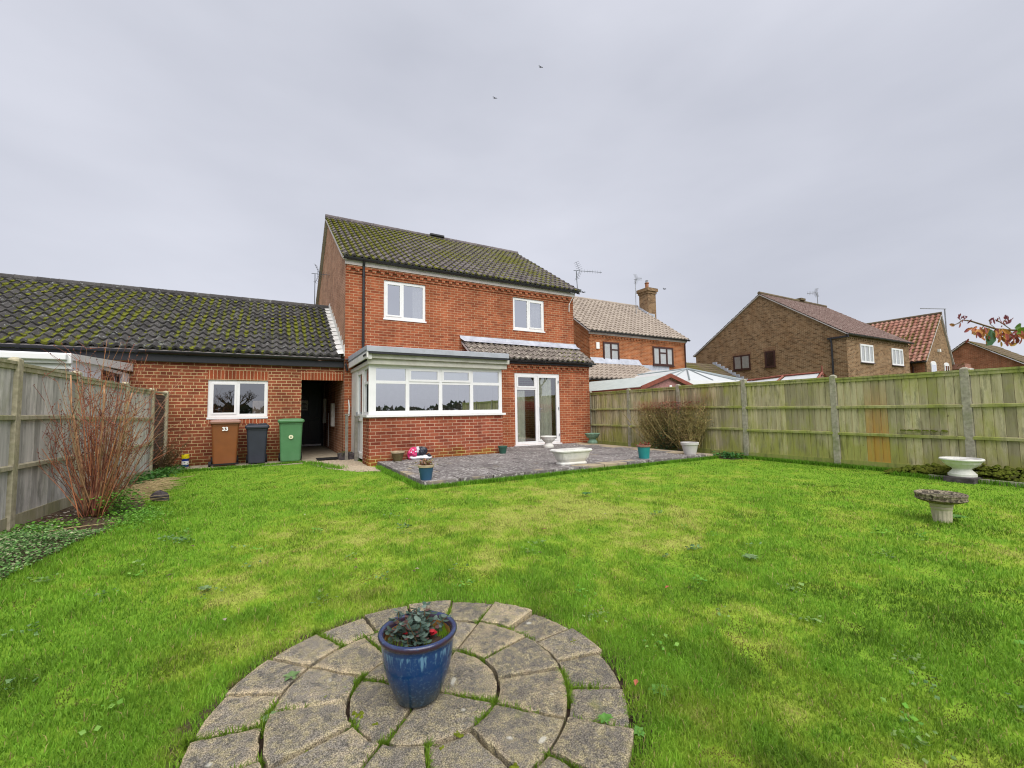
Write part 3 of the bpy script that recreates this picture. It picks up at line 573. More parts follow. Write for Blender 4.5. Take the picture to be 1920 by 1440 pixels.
# ---- cream tiled neighbour
N = thing('neighbour_house', (14.6, 17.5, 0), 'orange brick house with buff tiled roof, brown windows and a brick chimney', 'house')
b = MB(); b.box(14.6, 22.1, 17.5, 17.6, 0, 5.3); g = [(17.6, 0), (25.5, 0), (25.5, 5.3), (21.5, 8.2), (17.6, 5.35)]; b.prism(g, 'x', 14.6, 14.7); b.prism(g, 'x', 22.0, 22.1); b.build('wall', 'brick_n1', N)
dentils(N, 14.62, 22.08, 17.5, 5.18, 'brick_n1')
ns = math.hypot(4.15, 2.95); tile_roof(N, 'roof', (14.5, 17.35, 5.34), (1, 0, 0), slope_up(4.15, 2.95), 7.8, ns, .3, ns/15, .075, .055, 'tile_n1', spw=6)
tile_roof(N, 'roof', (22.3, 25.65, 5.34), (-1, 0, 0), slope_up(-4.15, 2.95), 7.8, ns, .3, ns/15, .055, .03, 'tile_n1', spw=4)
ridge_tiles(N, (14.5, 21.5, 8.34), (22.3, 21.5, 8.34), 'tile_n1')
MB().box(14.55, 22.15, 17.42, 17.497, 5.18, 5.30).build('fascia', 'greyfascia', N); gutter(N, (14.5, 17.32, 5.33), (22.3, 17.32, 5.33), .07)
MB().tube([(22.15, 17.4, 5.3), (22.02, 17.45, 5.1), (22.02, 17.45, 0)], .04, 6).build('downpipe', 'brownframe', N)
T = frameT((15.5, 17.49, 3.70), (1, 0, 0), (0, -1, 0)); window(N, 'window', T, 1.14, 1.12, [.55], 'brownframe', fr=.09, d0=-.04, dep=.04, trans={1: .72}, sill=.04, curt=None, backing='curtain', glassm='glassfar')
T = frameT((19.25, 17.49, 3.70), (1, 0, 0), (0, -1, 0)); window(N, 'window', T, 1.72, 1.10, [.56, 1.16], 'brownframe', fr=.10, d0=-.04, dep=.04, trans={1: .74}, sill=.04, backing='curtain', glassm='glassfar')
MB().box(15.0, 15.22, 17.42, 17.49, 4.40, 4.76).build('alarm_box', 'print_white', N, bevel=.02)
ch = MB(); ch.box(22.2, 22.95, 20.4, 21.2, 3, 9.05); ch.box(22.15, 23.0, 20.35, 21.25, 9.05, 9.2); ch.box(22.08, 23.07, 20.28, 21.32, 9.2, 9.42); cho = ch.build('chimney', 'brick_brown', N)
MB().taper((.30, .30), (.22, .22), 9.42, 9.52, (22.57, 20.8)).build('flaunching', 'stone_green', cho)
cp = MB(); cp.lathe([(.13, 9.5), (.15, 9.55), (.12, 9.6), (.12, 9.82), (.15, 9.84), (.15, 9.90), (.11, 9.9)], 12, (22.57, 20.8, 0)); cp.build('chimney_pot', 'brick_far', cho)
cw = MB(); cw.lathe([(.09, 9.9), (.09, 10.02), (.11, 10.05), (.02, 10.1)], 8, (22.57, 20.8, 0)); cw.build('chimney_cowl', 'greymetal', cho)
fl = MB()
for k in range(6): fl.box(22.05, 22.199, 20.4+.13*k, 20.4+.13*(k+1), 7.45+.09*k, 7.72+.09*k)
fl.box(22.15, 22.7, 20.3, 20.398, 7.3, 7.62); fl.build('flashing', 'lead', N)
b = MB(); b.box(12.9, 18.0, 15.6, 17.49, 0, 2.55); b.build('extension_wall', 'brick_n1', N)
es = math.hypot(2.0, .98); tile_roof(N, 'extension_roof', (12.8, 15.45, 2.62), (1, 0, 0), slope_up(2.0, .98), 5.4, es, .3, es/6, .075, .055, 'tile_n1', spw=6)
gutter(N, (12.8, 15.38, 2.60), (18.2, 15.38, 2.60), .06)
MB().add([(14.6, 17.30, 3.62), (18.2, 17.30, 3.62), (18.1, 17.49, 3.95), (14.6, 17.49, 3.95), (18.1, 17.49, 3.35), (20.6, 17.49, 3.35), (20.6, 17.49, 3.68), (18.1, 17.485, 3.68)], [(0, 1, 2, 3), (4, 5, 6, 7)]).build('flashing', 'lead', N)

# ---- brown brick house, gable towards us
B = thing('neighbour_house', (28.2, 11.6, 0), 'buff-brown brick house with wide gable end and dark purple tiled roof', 'house')
b = MB(); g = [(11.6, 0), (21.4, 0), (21.4, 5.15), (16.3, 8.6), (11.6, 5.2)]; b.prism(g, 'x', 28.2, 28.3); b.build('gable_wall', 'brick_brown', B); b = MB(); b.prism(g, 'x', 36.5, 36.6); b.build('gable_wall', 'brick_brown', B)
MB().box(28.3, 36.5, 11.6, 11.7, 0, 5.2).build('wall', 'brick_brown', B)
dentils(B, 28.22, 36.58, 11.6, 5.12, 'brick_brown')
bs = math.hypot(4.85, 3.45); tile_roof(B, 'roof', (28.1, 11.45, 5.24), (1, 0, 0), slope_up(4.85, 3.45), 8.6, bs, .2, bs/18, .035, .025, 'tile_brown', spw=6)
bs2 = math.hypot(5.35, 3.5); tile_roof(B, 'roof', (36.7, 21.6, 5.15), (-1, 0, 0), slope_up(-5.3, 3.54), 8.6, bs2, .2, bs2/18, .035, .025, 'tile_brown', spw=4)
ridge_tiles(B, (28.1, 16.3, 8.74), (36.7, 16.3, 8.74), 'tile_dark')
MB().box(32.9, 33.5, 16.1, 16.5, 8.8, 8.95).build('roof_vent', 'tile_dark', B)
gutter(B, (28.0, 11.42, 5.22), (36.8, 11.42, 5.22), .08); MB().box(28.12, 28.199, 11.45, 12.5, 5.03, 5.13).build('gutter', 'black', B)
MB().tube([(28.1, 12.35, 5.1), (28.12, 12.3, 4.8), (28.12, 12.3, 0)], .05, 8).build('downpipe', 'black', B)
for x, ww in ((29.75, 1.62), (33.9, 1.66)):
    T = frameT((x, 11.59, 3.68), (1, 0, 0), (0, -1, 0)); window(B, 'window', T, ww, 1.08, [ww*.34, ww*.68], 'white', fr=.10, d0=-.04, dep=.04, sill=.04, backing='curtain', sillmat='brownframe', glassm='glassfar')
for y, ww, zz, hh, bk, mu in ((18.38, 1.21, 3.76, 1.01, 'curtain', [.58]), (16.18, .66, 3.76, 1.05, 'dark', [])):
    T = frameT((28.19, y, zz), (0, -1, 0), (-1, 0, 0)); window(B, 'window', T, ww, hh, mu, 'brownframe', fr=.09, d0=-.04, dep=.04, sill=.05, backing=bk, glassm='glassfar')
    MB().box(28.19, 28.196, y-ww-.08, y+.08, zz+hh, zz+hh+.225).build('soldier_course', 'soldier_brown', B)
b = MB(); b.box(24.0, 28.19, 17.6, 21.0, 0, 2.9); b.build('link_wall', 'brick_brown', B)
ls = math.hypot(2.6, 1.3); tile_roof(B, 'link_roof', (22.5, 17.3, 2.75), (1, 0, 0), slope_up(2.6, 1.6), 5.6, math.hypot(2.6, 1.6), .2, .34, .035, .025, 'tile_dark', spw=4)
fl = MB()
for k in range(9): fl.box(28.05, 28.198, 17.4+.28*k, 17.4+.28*(k+1), 2.85+.172*k, 3.12+.172*k)
fl.build('flashing', 'lead', B)

# ---- red pantiled house
Rh = thing('neighbour_house', (39, 11.5, 0), 'brick house with steep orange-red pantile roof and arched white windows', 'house')
b = MB(); b.prism([(39.05, 0), (43.85, 0), (43.85, 4.3), (42.24, 7.65), (39.05, 4.3)], 'y', 11.5, 11.6); b.build('gable_wall', 'brick_brown', Rh)
MB().box(39.05, 39.15, 11.6, 24, 0, 4.3).build('wall', 'brick_far', Rh)
rs = math.hypot(3.44, 3.6); tile_roof(Rh, 'roof', (38.8, 25.8, 4.15), (0, -1, 0), (3.44/rs, 0, 3.6/rs), 14.4, rs, .3, rs/15, .07, .04, 'tile_red', spw=6)
rs2 = math.hypot(1.8, 3.6); tile_roof(Rh, 'roof', (44.04, 11.4, 4.15), (0, 1, 0), (-1.8/rs2, 0, 3.6/rs2), 14.4, rs2, .3, rs2/12, .07, .04, 'tile_red', spw=4)
ridge_tiles(Rh, (42.24, 11.4, 7.78), (42.24, 25.8, 7.78), 'tile_dark')
gutter(Rh, (38.72, 25.8, 4.12), (38.72, 11.4, 4.12), .09); MB().tube([(38.8, 12.2, 4.0), (38.98, 12.2, 3.8), (38.98, 12.2, 0)], .05, 6).build('downpipe', 'brownframe', Rh)
for x in (39.75, 42.19):
    m = MB(); pts = [(x, 2.6), (x+.88, 2.6), (x+.88, 4.0)]+[(x+.44+.44*math.cos(t), 4.0+.2*math.sin(t)) for t in np.linspace(0, math.pi, 9)]+[(x, 4.0)]
    m.prism(pts, 'y', 11.44, 11.49); wo_ = m.build('window', 'white', Rh)
    m = MB(); [m.prism([(a, 2.7), (a+.30, 2.7), (a+.30, 3.95), (a, 3.95)], 'y', 11.43, 11.438) for a in (x+.10, x+.48)]; m.build('pane', 'glass2', wo_)
MB().box(38.98, 39.04, 12.9, 13.5, 2.6, 4.0).build('window', 'white', Rh)
MB().box(41.2, 41.4, 11.35, 11.49, 4.9, 5.1).build('security_light', 'print_white', Rh)
pr = thing('porch_canopy', (44.3, 11.3, 0), 'small tiled canopy with white fascia beside the arched windows', 'canopy')
mb = MB(); mb.prism([(44.1, 3.75), (45.6, 3.75), (45.3, 4.15), (44.1, 4.15)], 'y', 10.9, 12.5); mb.build('roof', 'tile_red', pr); MB().box(44.1, 45.6, 10.8, 10.895, 3.6, 3.8).build('fascia', 'white', pr); MB().box(44.6, 44.75, 11.0, 11.15, 0, 3.6).build('post', 'black', pr)

# ---- far gable on the right
Fg = thing('neighbour_house', (50, 12.1, 0), 'far red brick gable with grey tiled verge at the right edge', 'house')
b = MB(); b.prism([(14.6, 0), (14.6, 4.25), (12.15, 6.26), (6.4, 2.16), (6.4, 0)], 'x', 50, 50.2); b.build('gable_wall', 'brick_far', Fg)
for (ya, za, yb, zb) in ((14.9, 4.15, 12.15, 6.4), (6.2, 2.16, 12.15, 6.4)):
    d = Vector((0, yb-ya, zb-za)); l = d.length; tile_roof(Fg, 'roof', (49.8, ya, za) if ya < 12 else (57.8, ya, za), (1, 0, 0) if ya < 12 else (-1, 0, 0), d/l, 8.0, l, .25, l/14, .04, .03, 'tile_dark', spw=4)

# ---- white garden room at the left
Wg = thing('garden_room', (-2.75, 9.0, 0), 'white clad flat-roofed garden room behind the left fence', 'outbuilding')
b = MB(); wall_holes(b, 'x', -2.72, 9.05, 12.29, 0, 2.1, [(10.5, 11.75, 1.52, 2.04)], .06, -1); b.build('wall', 'board_white', Wg)
MB().box(-8, -2.73, 9.05, 9.10, 0, 1.95).build('wall', 'greyfascia', Wg)
MB().prism([(9.0, 2.04), (12.28, 2.16), (12.28, 2.33), (9.0, 2.14)], 'x', -2.76, -2.66).build('fascia', 'white', Wg)
mb = MB(); mb.box(-8, -2.661, 8.93, 8.999, 1.98, 2.14); mb.box(-8, -2.70, 8.86, 8.929, 2.03, 2.12); mb.box(-8, -2.67, 9.001, 9.045, 1.90, 1.979); mb.build('gutter', 'white', Wg, bevel=.01)
MB().prism([(9.0, 2.10), (12.28, 2.28), (12.28, 2.31), (9.0, 2.125)], 'x', -8, -2.77).build('roof', 'feltgrey', Wg)
T = frameT((-2.75, 11.75, 1.45), (0, -1, 0), (1, 0, 0)); T = frameT((-2.75, 10.5, 1.52), (0, 1, 0), (1, 0, 0))
window(Wg, 'window', T, 1.25, .52, [.6], 'brownframe', fr=.05, backing='dark')

# ---- sheds and glazed roofs beyond the right fence
S1 = thing('timber_shed', (11.2, 9.6, 0), 'wooden shed with red stained bargeboards and grey-green sheet roof behind the fence', 'shed')
b = MB(); b.prism([(10.05, 0), (12.35, 0), (12.35, 1.86), (11.25, 2.18), (10.05, 1.80)], 'y', 9.62, 9.68); b.box(10.05, 10.1, 9.68, 13.4, 0, 1.78); b.build('wall', 'redwood_pale', S1)
m = MB(); m.add([(9.95, 9.55, 1.86), (9.95, 13.5, 1.80), (11.26, 13.5, 2.30), (11.26, 9.55, 2.27), (9.95, 9.55, 1.84), (9.95, 13.5, 1.78), (11.26, 13.5, 2.28), (11.26, 9.55, 2.25), (12.6, 9.55, 1.86), (12.6, 13.5, 1.86)], [(0, 1, 2, 3), (4, 5, 6, 7), (0, 4, 7, 3), (0, 1, 5, 4), (3, 2, 9, 8)]); m.build('roof', 'polygrey', S1)
m = MB(); m.prism([(9.93, 1.74), (9.93, 1.87), (11.26, 2.30), (12.62, 1.87), (12.62, 1.74), (11.26, 2.17)], 'y', 9.50, 9.545); m.build('bargeboard', 'redwood', S1)
MB().box(9.90, 9.945, 9.5, 13.5, 1.66, 1.83).build('fascia', 'redwood', S1)
MB().box(11.15, 11.25, 9.47, 9.499, 1.75, 1.92).build('light_fitting', 'print_white', S1)
cn = thing('conservatory', (18, 13.8, 0), 'white faceted conservatory roof with grey glazing bars behind the fence', 'conservatory')
m = MB(); rb = MB(); ap = (18.0, 14.2, 3.12); base = [(15.0, 17.4, 2.72), (14.7, 13.6, 2.42), (15.6, 12.2, 2.36), (17.6, 11.4, 2.34), (19.6, 11.9, 2.36), (21.0, 13.6, 2.42), (21.2, 17.4, 2.70)]
ap2 = (18.0, 17.45, 3.30)
for k in range(len(base)-1): m.add([base[k], base[k+1], ap], [(0, 1, 2)])
m.add([base[0], ap, ap2], [(0, 1, 2)]); m.add([base[-1], ap2, ap], [(0, 1, 2)]); m.build('roof', 'poly', cn)
for p in base: rb.tube([(p[0], p[1], p[2]+.02), (ap[0], ap[1], ap[2]+.03)], .035, 4)
for k in range(len(base)-1):
    q = [(base[k][i]+base[k+1][i])/2 for i in range(3)]
    if k in (1, 2, 3): rb.tube([(q[0], q[1], q[2]+.02), (ap[0], ap[1], ap[2]+.03)], .022, 4)
rb.build('glazing_bar', 'alu', cn)
m = MB()
for k in range(len(base)-1):
    a, c = base[k], base[k+1]; m.add([(a[0], a[1], 0), (c[0], c[1], 0), (c[0], c[1], c[2]), (a[0], a[1], a[2])], [(0, 1, 2, 3)])
m.build('wall', 'white', cn)
MB().box(16.2, 19.6, 10.9, 11.2, 2.05, 2.18).build('gutter', 'white', cn)
vr = thing('lean_to', (13.2, 7.3, 0), 'white sheet-roofed lean-to with red timber trim and finial behind the fence', 'lean-to')
m = MB(); m.add([(12.3, 5.95, 1.62), (12.3, 7.05, 1.62), (13.0, 6.9, 2.04), (13.0, 6.02, 2.06)], [(0, 1, 2, 3)]); m.add([(12.3, 7.15, 1.58), (12.3, 8.6, 1.55), (13.0, 8.2, 1.96), (13.0, 7.05, 2.02)], [(0, 1, 2, 3)])
m.add([(13.0, 6.02, 2.06), (13.0, 6.9, 2.04), (13.7, 6.9, 1.6), (13.7, 6.02, 1.6)], [(0, 1, 2, 3)]); m.build('roof', 'poly', vr)
m = MB(); m.tube([(12.3, 7.1, 1.60), (13.0, 6.96, 2.06)], .035, 4); m.tube([(13.0, 5.95, 2.08), (13.0, 6.96, 2.07), (13.0, 8.3, 1.99)], .028, 4); m.tube([(12.3, 8.62, 1.56), (13.0, 8.22, 1.98)], .03, 4)
m.tube([(12.35, 5.95, 1.66), (13.0, 5.95, 2.08), (13.6, 5.95, 1.66)], .03, 4); m.tube([(13.0, 5.95, 2.0), (13.0, 5.95, 2.26)], [.035, .012], 6); m.build('trim', 'redwood', vr)
m = MB(); m.prism([(12.35, 0), (13.6, 0), (13.6, 1.64), (13.0, 2.04), (12.35, 1.64)], 'y', 5.97, 6.0); m.box(12.35, 12.4, 6.0, 8.6, 0, 1.56); m.build('wall', 'redwood_pale', vr)

# ================================================================== FENCES
def fence(name, label, posts, side, zt, bm, rm, gb, woven=(), orange=None):
    """posts [(x,y,ztop)], side=+1: garden is at -x ; -1: garden is at +x"""
    t = thing(name, (posts[0][0], posts[0][1], 0), label, 'fence')
    for (x, y, z) in posts:
        p = MB(); p.taper((.05, .055), (.048, .052), -.1, z, (x, y)); p.taper((.048, .052), (.02, .02), z, z+.025, (x, y)); p.build('post', 'concrete' if side > 0 else M['post_left'], t, bevel=.006)
    for k in range(len(posts)-1):
        (xa, ya, za), (xb, yb, zb) = posts[k], posts[k+1]; d = Vector((xb-xa, yb-ya, 0)); l = d.length; d.normalize(); nn = Vector((-side, 0, 0))
        T = Matrix(((d.x, nn.x, 0, xa), (d.y, nn.y, 0, ya), (0, 0, 1, 0), (0, 0, 0, 1)))
        a0, a1 = .06, l-.06; z0, z1 = gb, min(za, zb)-.05
        p = MB(T)
        if k in woven:
            zz = z0
            while zz < z1-.05:
                p.col = (random.random()*.5, .1, 0); q = zz+.06
                p.add([(a0, .0, zz-.01), (a1, .0, zz-.01), (a1, -.012, q), (a0, -.012, q), (a0, .014, zz-.01), (a1, .014, zz-.01)], [(0, 1, 2, 3), (4, 5, 2, 3)]); zz += .06
            p.build('panel', M['woven'], t)
            q = MB(T); q.box(a0, a1, -.02, .03, z1, z1+.03); q.build('cap_rail', rm, t); continue
        x = a0
        while x < a1-.02:
            bwid = min(.105+random.uniform(-.012, .012), a1-x); yy = (ya+(yb-ya)*(x/l)); og = 0
            if orange and orange[0] < yy < orange[1] and random.random() < .75: og = random.uniform(.6, 1)
            r_ = random.random(); jit = random.uniform(-.006, .006)
            zz_ = [z0, z0+(z1-z0)*.33, z0+(z1-z0)*.66, z1]; al = [1.0, .35, .25, .45]; ogv = [og, og, og*.5, 0]
            o = random.uniform(0, .004); vs = []; base = len(p.v)
            for j, z in enumerate(zz_):
                p.col = (r_, al[j]+random.uniform(-.15, .15), ogv[j])
                z_ = z+(jit if j in (0, 3) else 0)
                p.add([(x, .002+o, z_), (x+bwid, .016+o, z_), (x+bwid, -.008, z_), (x, -.010, z_)], [])
            for j in range(3):
                q0, q1 = base+4*j, base+4*(j+1); p.f += [(q0, q0+1, q1+1, q1), (q0+1, q0+2, q1+2, q1+1), (q0+2, q0+3, q1+3, q1+2)]
            p.f += [(base+12, base+13, base+14, base+15)]; x += bwid+.0035
        p.col = (0, 0, 0); p.box(a0, a1, -.016, -.0125, z0, z1); p.build('panel', bm, t)  # added dark sheet behind the boards, stands in for shadow lines in the gaps
        for f_, hh, dp_ in ((.335, .045, .05), (.665, .045, .05)):
            z = z0+(z1-z0)*f_; q = MB(T); q.col = (.6, .5, 0); sag = random.uniform(-.012, .012)
            q.add([(a0-.02, .018, z-hh), (a1+.02, .018, z-hh+sag), (a1+.02, dp_, z-hh*.9+sag), (a0-.02, dp_, z-hh*.9), (a0-.02, .018, z+.012), (a1+.02, .018, z+.012+sag), (a1+.02, dp_, z+sag), (a0-.02, dp_, z)], [(0, 1, 2, 3), (4, 5, 6, 7), (3, 2, 6, 7), (0, 3, 7, 4), (1, 2, 6, 5)]); q.build('rail', rm, t)
        q = MB(T); q.col = (.8, .6, 0); q.box(a0-.01, a1+.01, -.02, .045, z1+.002, z1+.035); q.box(a0-.01, a1+.01, .0185, .034, z1-.05, z1+.001); q.build('cap_rail', rm, t)
        q = MB(T); q.col = (.5, .9, 0); q.box(a0-.02, a1+.02, -.01, .03, -.05, z0+.005); q.build('gravel_board', rm, t)
    return t
M['post_left'] = plain('pale_yellow_concrete', (.50, .45, .32), .9, .35, 18, .15, dirt=(.33, .32, .18), bump=.8)
M['woven'] = plain('dark_lap_panel', (.13, .095, .075), .85, .4, 30)
fence('timber_fence', 'green algae-stained closeboard fence along the right side', [(9.6, 11.55, 1.78), (9.6, 9.72, 1.77), (9.6, 7.88, 1.79), (9.6, 6.03, 1.80), (9.6, 4.21, 1.745), (9.6, 2.38, 1.715), (9.6, .52, 1.71), (9.6, -1.33, 1.70), (9.6, -3.2, 1.70)], 1, 1.75, 'fence_green', 'rail_green', .13, orange=(3.42, 3.82))
lp = lambda y: -2.4+(y-6.6)*.0667
fence('timber_fence', 'weathered silver-grey closeboard fence along the left side', [(lp(y), y, z) for y, z in ((3.0, 1.78), (4.8, 1.78), (6.6, 1.79), (7.95, 1.77), (9.7, 1.74), (11.1, 1.71), (12.05, 1.70))], -1, 1.75, 'fence_grey', 'rail_grey', .12, woven=(5,))
# ================================================================== GROUND
b = MB(); b.add([(-400, -400, -.06), (400, -400, -.06), (400, 400, -.06), (-400, 400, -.06)], [(0, 1, 2, 3)]); b.build('ground', plain('field_grass', (.10, .15, .035), .95, .4, 1.5)).__setitem__('kind', 'structure')
CX, CY = .575, 1.785
def wob(x, y, k, sc, amt): return (fbm(x, y, sc, k)-.5)*amt
def in_circle(x, y, r=.80): return np.hypot(x-CX, y-CY) < r+wob(x, y, 1, 9, .10)+wob(x, y, 3, 30, .07)
def in_patio(x, y): return (x > 2.03) & (x < 9.0) & (y > 6.42) & (y < 11.3)
def in_path(x, y):
    a = (y > 11.12+.28*np.clip(x+.8, 0, 1)+wob(x, y, 2, 2, .2)) & (x > -1.85)
    c = (x > .75) & (y > 11.0-(x-.75)*2.1+wob(x, y, 3, 3, .3)) & (x < 2.06) & (y > 8.95)
    return a | c | ((x > 1.6) & (y > 9.4) & (x < 5.3))
def bed_edge(y): return np.interp(y, [2.0, 3.6, 4.6, 5.3, 6.3, 7.4, 8.6, 10.5, 11.2, 12.1], [-1.9, -1.72, -1.66, -1.58, -1.42, -1.42, -1.72, -1.85, -1.72, -1.75])
def in_bed(x, y): return x < bed_edge(y)+wob(x, y, 4, 3, .25)
def in_bank(x, y): return ((x > 9.12) & (y < 3.25)) | ((x > 9.0) & (y > 6.0)) | (x > 9.56)
def patch(x, y):
    """0 lush .. 1 yellow mossy/straw"""
    p = fbm(x, y, .55, 0)*.8+.1+(fbm(x, y, 2.6, 3)-.5)*.8+(fbm(x, y, 9, 5)-.5)*.75
    p = p + .26*np.exp(-(((x-3.2)/2.1)**2+((y-4.0)/2.0)**2)) + .22*np.exp(-(((x-.6)/1.5)**2+((y-4.6)/1.3)**2)) - .30*np.exp(-((x+1.0)/.9)**2) - .35*np.exp(-((y-11.2)/1.8)**2) - .25*np.exp(-((x-9.0)/1.6)**2)-.12
    return np.clip((p-.30)/.55, 0, 1)*.85
def turf(p, r):
    """colour from patchiness p and random r"""
    lush = np.array([.18, .355, .030]); mid = np.array([.26, .40, .038]); yel = np.array([.36, .42, .085]); straw = np.array([.42, .35, .14])
    a = np.clip(p/.45, 0, 1)[:, None]; c = np.clip((p-.45)/.4, 0, 1)[:, None]; col = lush*(1-a)+mid*a; col = col*(1-c)+yel*c
    s_ = (r > 1-.03-.25*np.clip(p, 0, 1)**2)[:, None]; return np.where(s_, straw, col)
# lawn sheet
nx, ny = 260, 330; xs = np.linspace(-2.6, 9.75, nx); ys = np.linspace(-3.3, 12.35, ny); gx, gy = np.meshgrid(xs, ys); X_, Y_ = gx.ravel(), gy.ravel()
zz = wob(X_, Y_, 5, .9, .03)-.004; zz -= .02*np.exp(-((np.hypot(X_-CX, Y_-CY))/1.1)**4); zz = np.where(in_patio(X_, Y_), -.04, zz)
zz = np.where(in_circle(X_, Y_, .86), -.028, zz)
pcol = turf(patch(X_, Y_), np.zeros(len(X_)))*.80+np.array([.028, .018, .004]); m_ = in_bed(X_, Y_) | in_circle(X_, Y_, .90) | in_bank(X_, Y_)
nn_ = fbm(X_, Y_, 8, 2)[:, None]; pcol = np.where(m_[:, None], np.array([.085, .062, .042])*(.6+nn_), pcol)
i = (np.arange(ny-1)[:, None]*nx+np.arange(nx-1)[None, :]).ravel(); bare('lawn', np.c_[X_, Y_, zz], [np.c_[i, i+1, i+nx+1, i+nx]], pcol, 'lawn', kind='structure')
# path and passage floor
def sheet(name, poly, z, m, th=.05):
    b = MB(); b.prism(poly, 'z', z-th, z); o = b.build(name, m); o['kind'] = 'structure'; return o
pb = MB()
x = -1.95
while x < .66:
    L_ = .6 if x < .1 else .68-x; pb.box(x+.006, x+L_-.006, 11.28+random.uniform(-.015, .015), 12.29, -.04, .018+random.uniform(-.003, .003)); x += L_
pb.build('path', 'paving').__setitem__('kind', 'structure')
sheet('passage_floor', [(.69, 11.74), (1.69, 11.74), (1.69, 16.89), (.69, 16.89)], .03, 'paving')
sheet('gravel_path', [(.76, 11.72), (.80, 11.1), (1.0, 10.4), (1.25, 9.6), (1.55, 9.05), (1.95, 8.85), (2.02, 9.3), (1.87, 9.8), (1.87, 11.72)], .008, 'gravel', .04)
gv = MB()
for k in range(1400):
    t = random.random(); y = 8.95+2.7*random.random(); xlo = np.interp(y, [8.9, 9.6, 10.4, 11.7], [1.6, 1.22, .98, .8]); x = random.uniform(xlo-.05, 1.9); r = random.uniform(.006, .016)
    gv.add([(x-r, y, .006), (x, y-r, .006), (x+r, y, .006), (x, y+r*.8, .006), (x, y, .008+r*.8)], [(0, 1, 4), (1, 2, 4), (2, 3, 4), (3, 0, 4)])
tag(gv.build('gravel', 'gravel'), 'pale loose gravel beside the bay wall', 'gravel', kind='stuff')
# patio
pt = MB(); px0, px1, py0, py1 = 2.05, 8.95, 6.45, 11.29; y = py0; row = 0
while y < py1-.02:
    hh = .30 if row == 0 else .6; hh = min(hh, py1-y); x = px0; k = 0
    ww0 = .6
    while x < px1-.02:
        wv = min(ww0 if not (k == 0 and row % 2) else .32, px1-x); ed = random.choice((.0, .25, .6)) if row == 0 else (.9 if x > 8.2 else (.3 if k == 0 else 0.0))
        if not (x+wv/2 < 5.3 and y > 9.85):
            pt.col = (random.random(), ed, 0); g_ = .011; z = .10+random.uniform(-.003, .003); ov = .03 if row == 0 else 0
            pt.box(x+g_, x+wv-g_, y+g_-ov, y+hh-g_, .0 if row == 0 or k == 0 else .055, z)
        x += wv; k += 1
    y += hh; row += 1
pt.col = (.2, 0, .9); pt.box(px0+.03, px1-.03, py0+.02, py1, -.05, .092)
pt.build('patio', 'patio', bevel=.006).__setitem__('kind', 'structure')
# paved circle
PC = thing('paved_circle', (CX, CY, 0), None, None); PC['kind'] = 'structure'
b = MB(); n = 48; b.add([(CX, CY, -.018)]+[(CX+.84*math.cos(2*math.pi*k/n), CY+.84*math.sin(2*math.pi*k/n), -.018) for k in range(n)], [(0, k+1, (k+1) % n+1) for k in range(n)]); b.build('bedding', 'soil', PC)
def slab(r0, r1, a0, a1):
    g = .0075; na = max(4, int(r1*(a1-a0)/.018)); nr = max(4, int((r1-r0)/.02)); tz = .022+random.uniform(-.004, .004); tlx, tly = random.uniform(-.012, .012), random.uniform(-.012, .012)
    mb = MB(); tone = random.uniform(-.1, .8); chip = random.random(); idx = {}; rr_ = [r0+g if r0 > 0 else .012]+[0]*(nr-1)+[r1-g]
    for j in range(nr+1):
        for k in range(na+1):
            u, v = j/nr, k/na; r = rr_[0]+(rr_[-1]-rr_[0])*u; gm = g/max(r, .03); a = a0+gm+(a1-a0-2*gm)*v
            x, y = CX+r*math.cos(a), CY+r*math.sin(a); e = min(u*(r1-r0), (1-u)*(r1-r0), v*(a1-a0)*r, (1-v)*(a1-a0)*r)
            if r0 == 0: e = min((1-u)*r1, v*(a1-a0)*r, (1-v)*(a1-a0)*r)
            jx = (vnoise(x*1.0, y, 45, 2)-.5)*.008; edge = max(0, 1-e/.035)
            z = tz+tlx*(x-CX)+tly*(y-CY)+(vnoise(x, y, 70, 3)-.5)*.002-(.006 if e < .004 else 0)-.001*edge
            mb.col = (edge, tone, chip); mb.add([(x+jx, y+jx, z)], []); idx[j, k] = len(mb.v)-1
    for j in range(nr):
        for k in range(na): mb.f.append((idx[j, k], idx[j+1, k], idx[j+1, k+1], idx[j, k+1]))
    rim = [(0, k) for k in range(na+1)]+[(j, na) for j in range(1, nr+1)]+[(nr, k) for k in range(na-1, -1, -1)]+[(j, 0) for j in range(nr-1, 0, -1)]
    low = []
    for q in rim: x, y, z = mb.v[idx[q]]; mb.col = (1, .2, 0); mb.add([(x, y, -.03)], []); low.append(len(mb.v)-1)
    n = len(rim)
    for q in range(n): mb.f.append((idx[rim[q]], idx[rim[(q+1) % n]], low[(q+1) % n], low[q]))
    mb.build('paving_slab', 'slab', PC)
for k in range(4): slab(0, .300, R_(45+90*k), R_(135+90*k))
for k in range(12): slab(.300, .585, R_(13+30*k), R_(43+30*k))
for k in range(20): slab(.585, .815+random.uniform(-.012, .02), R_(7+18*k), R_(25+18*k))

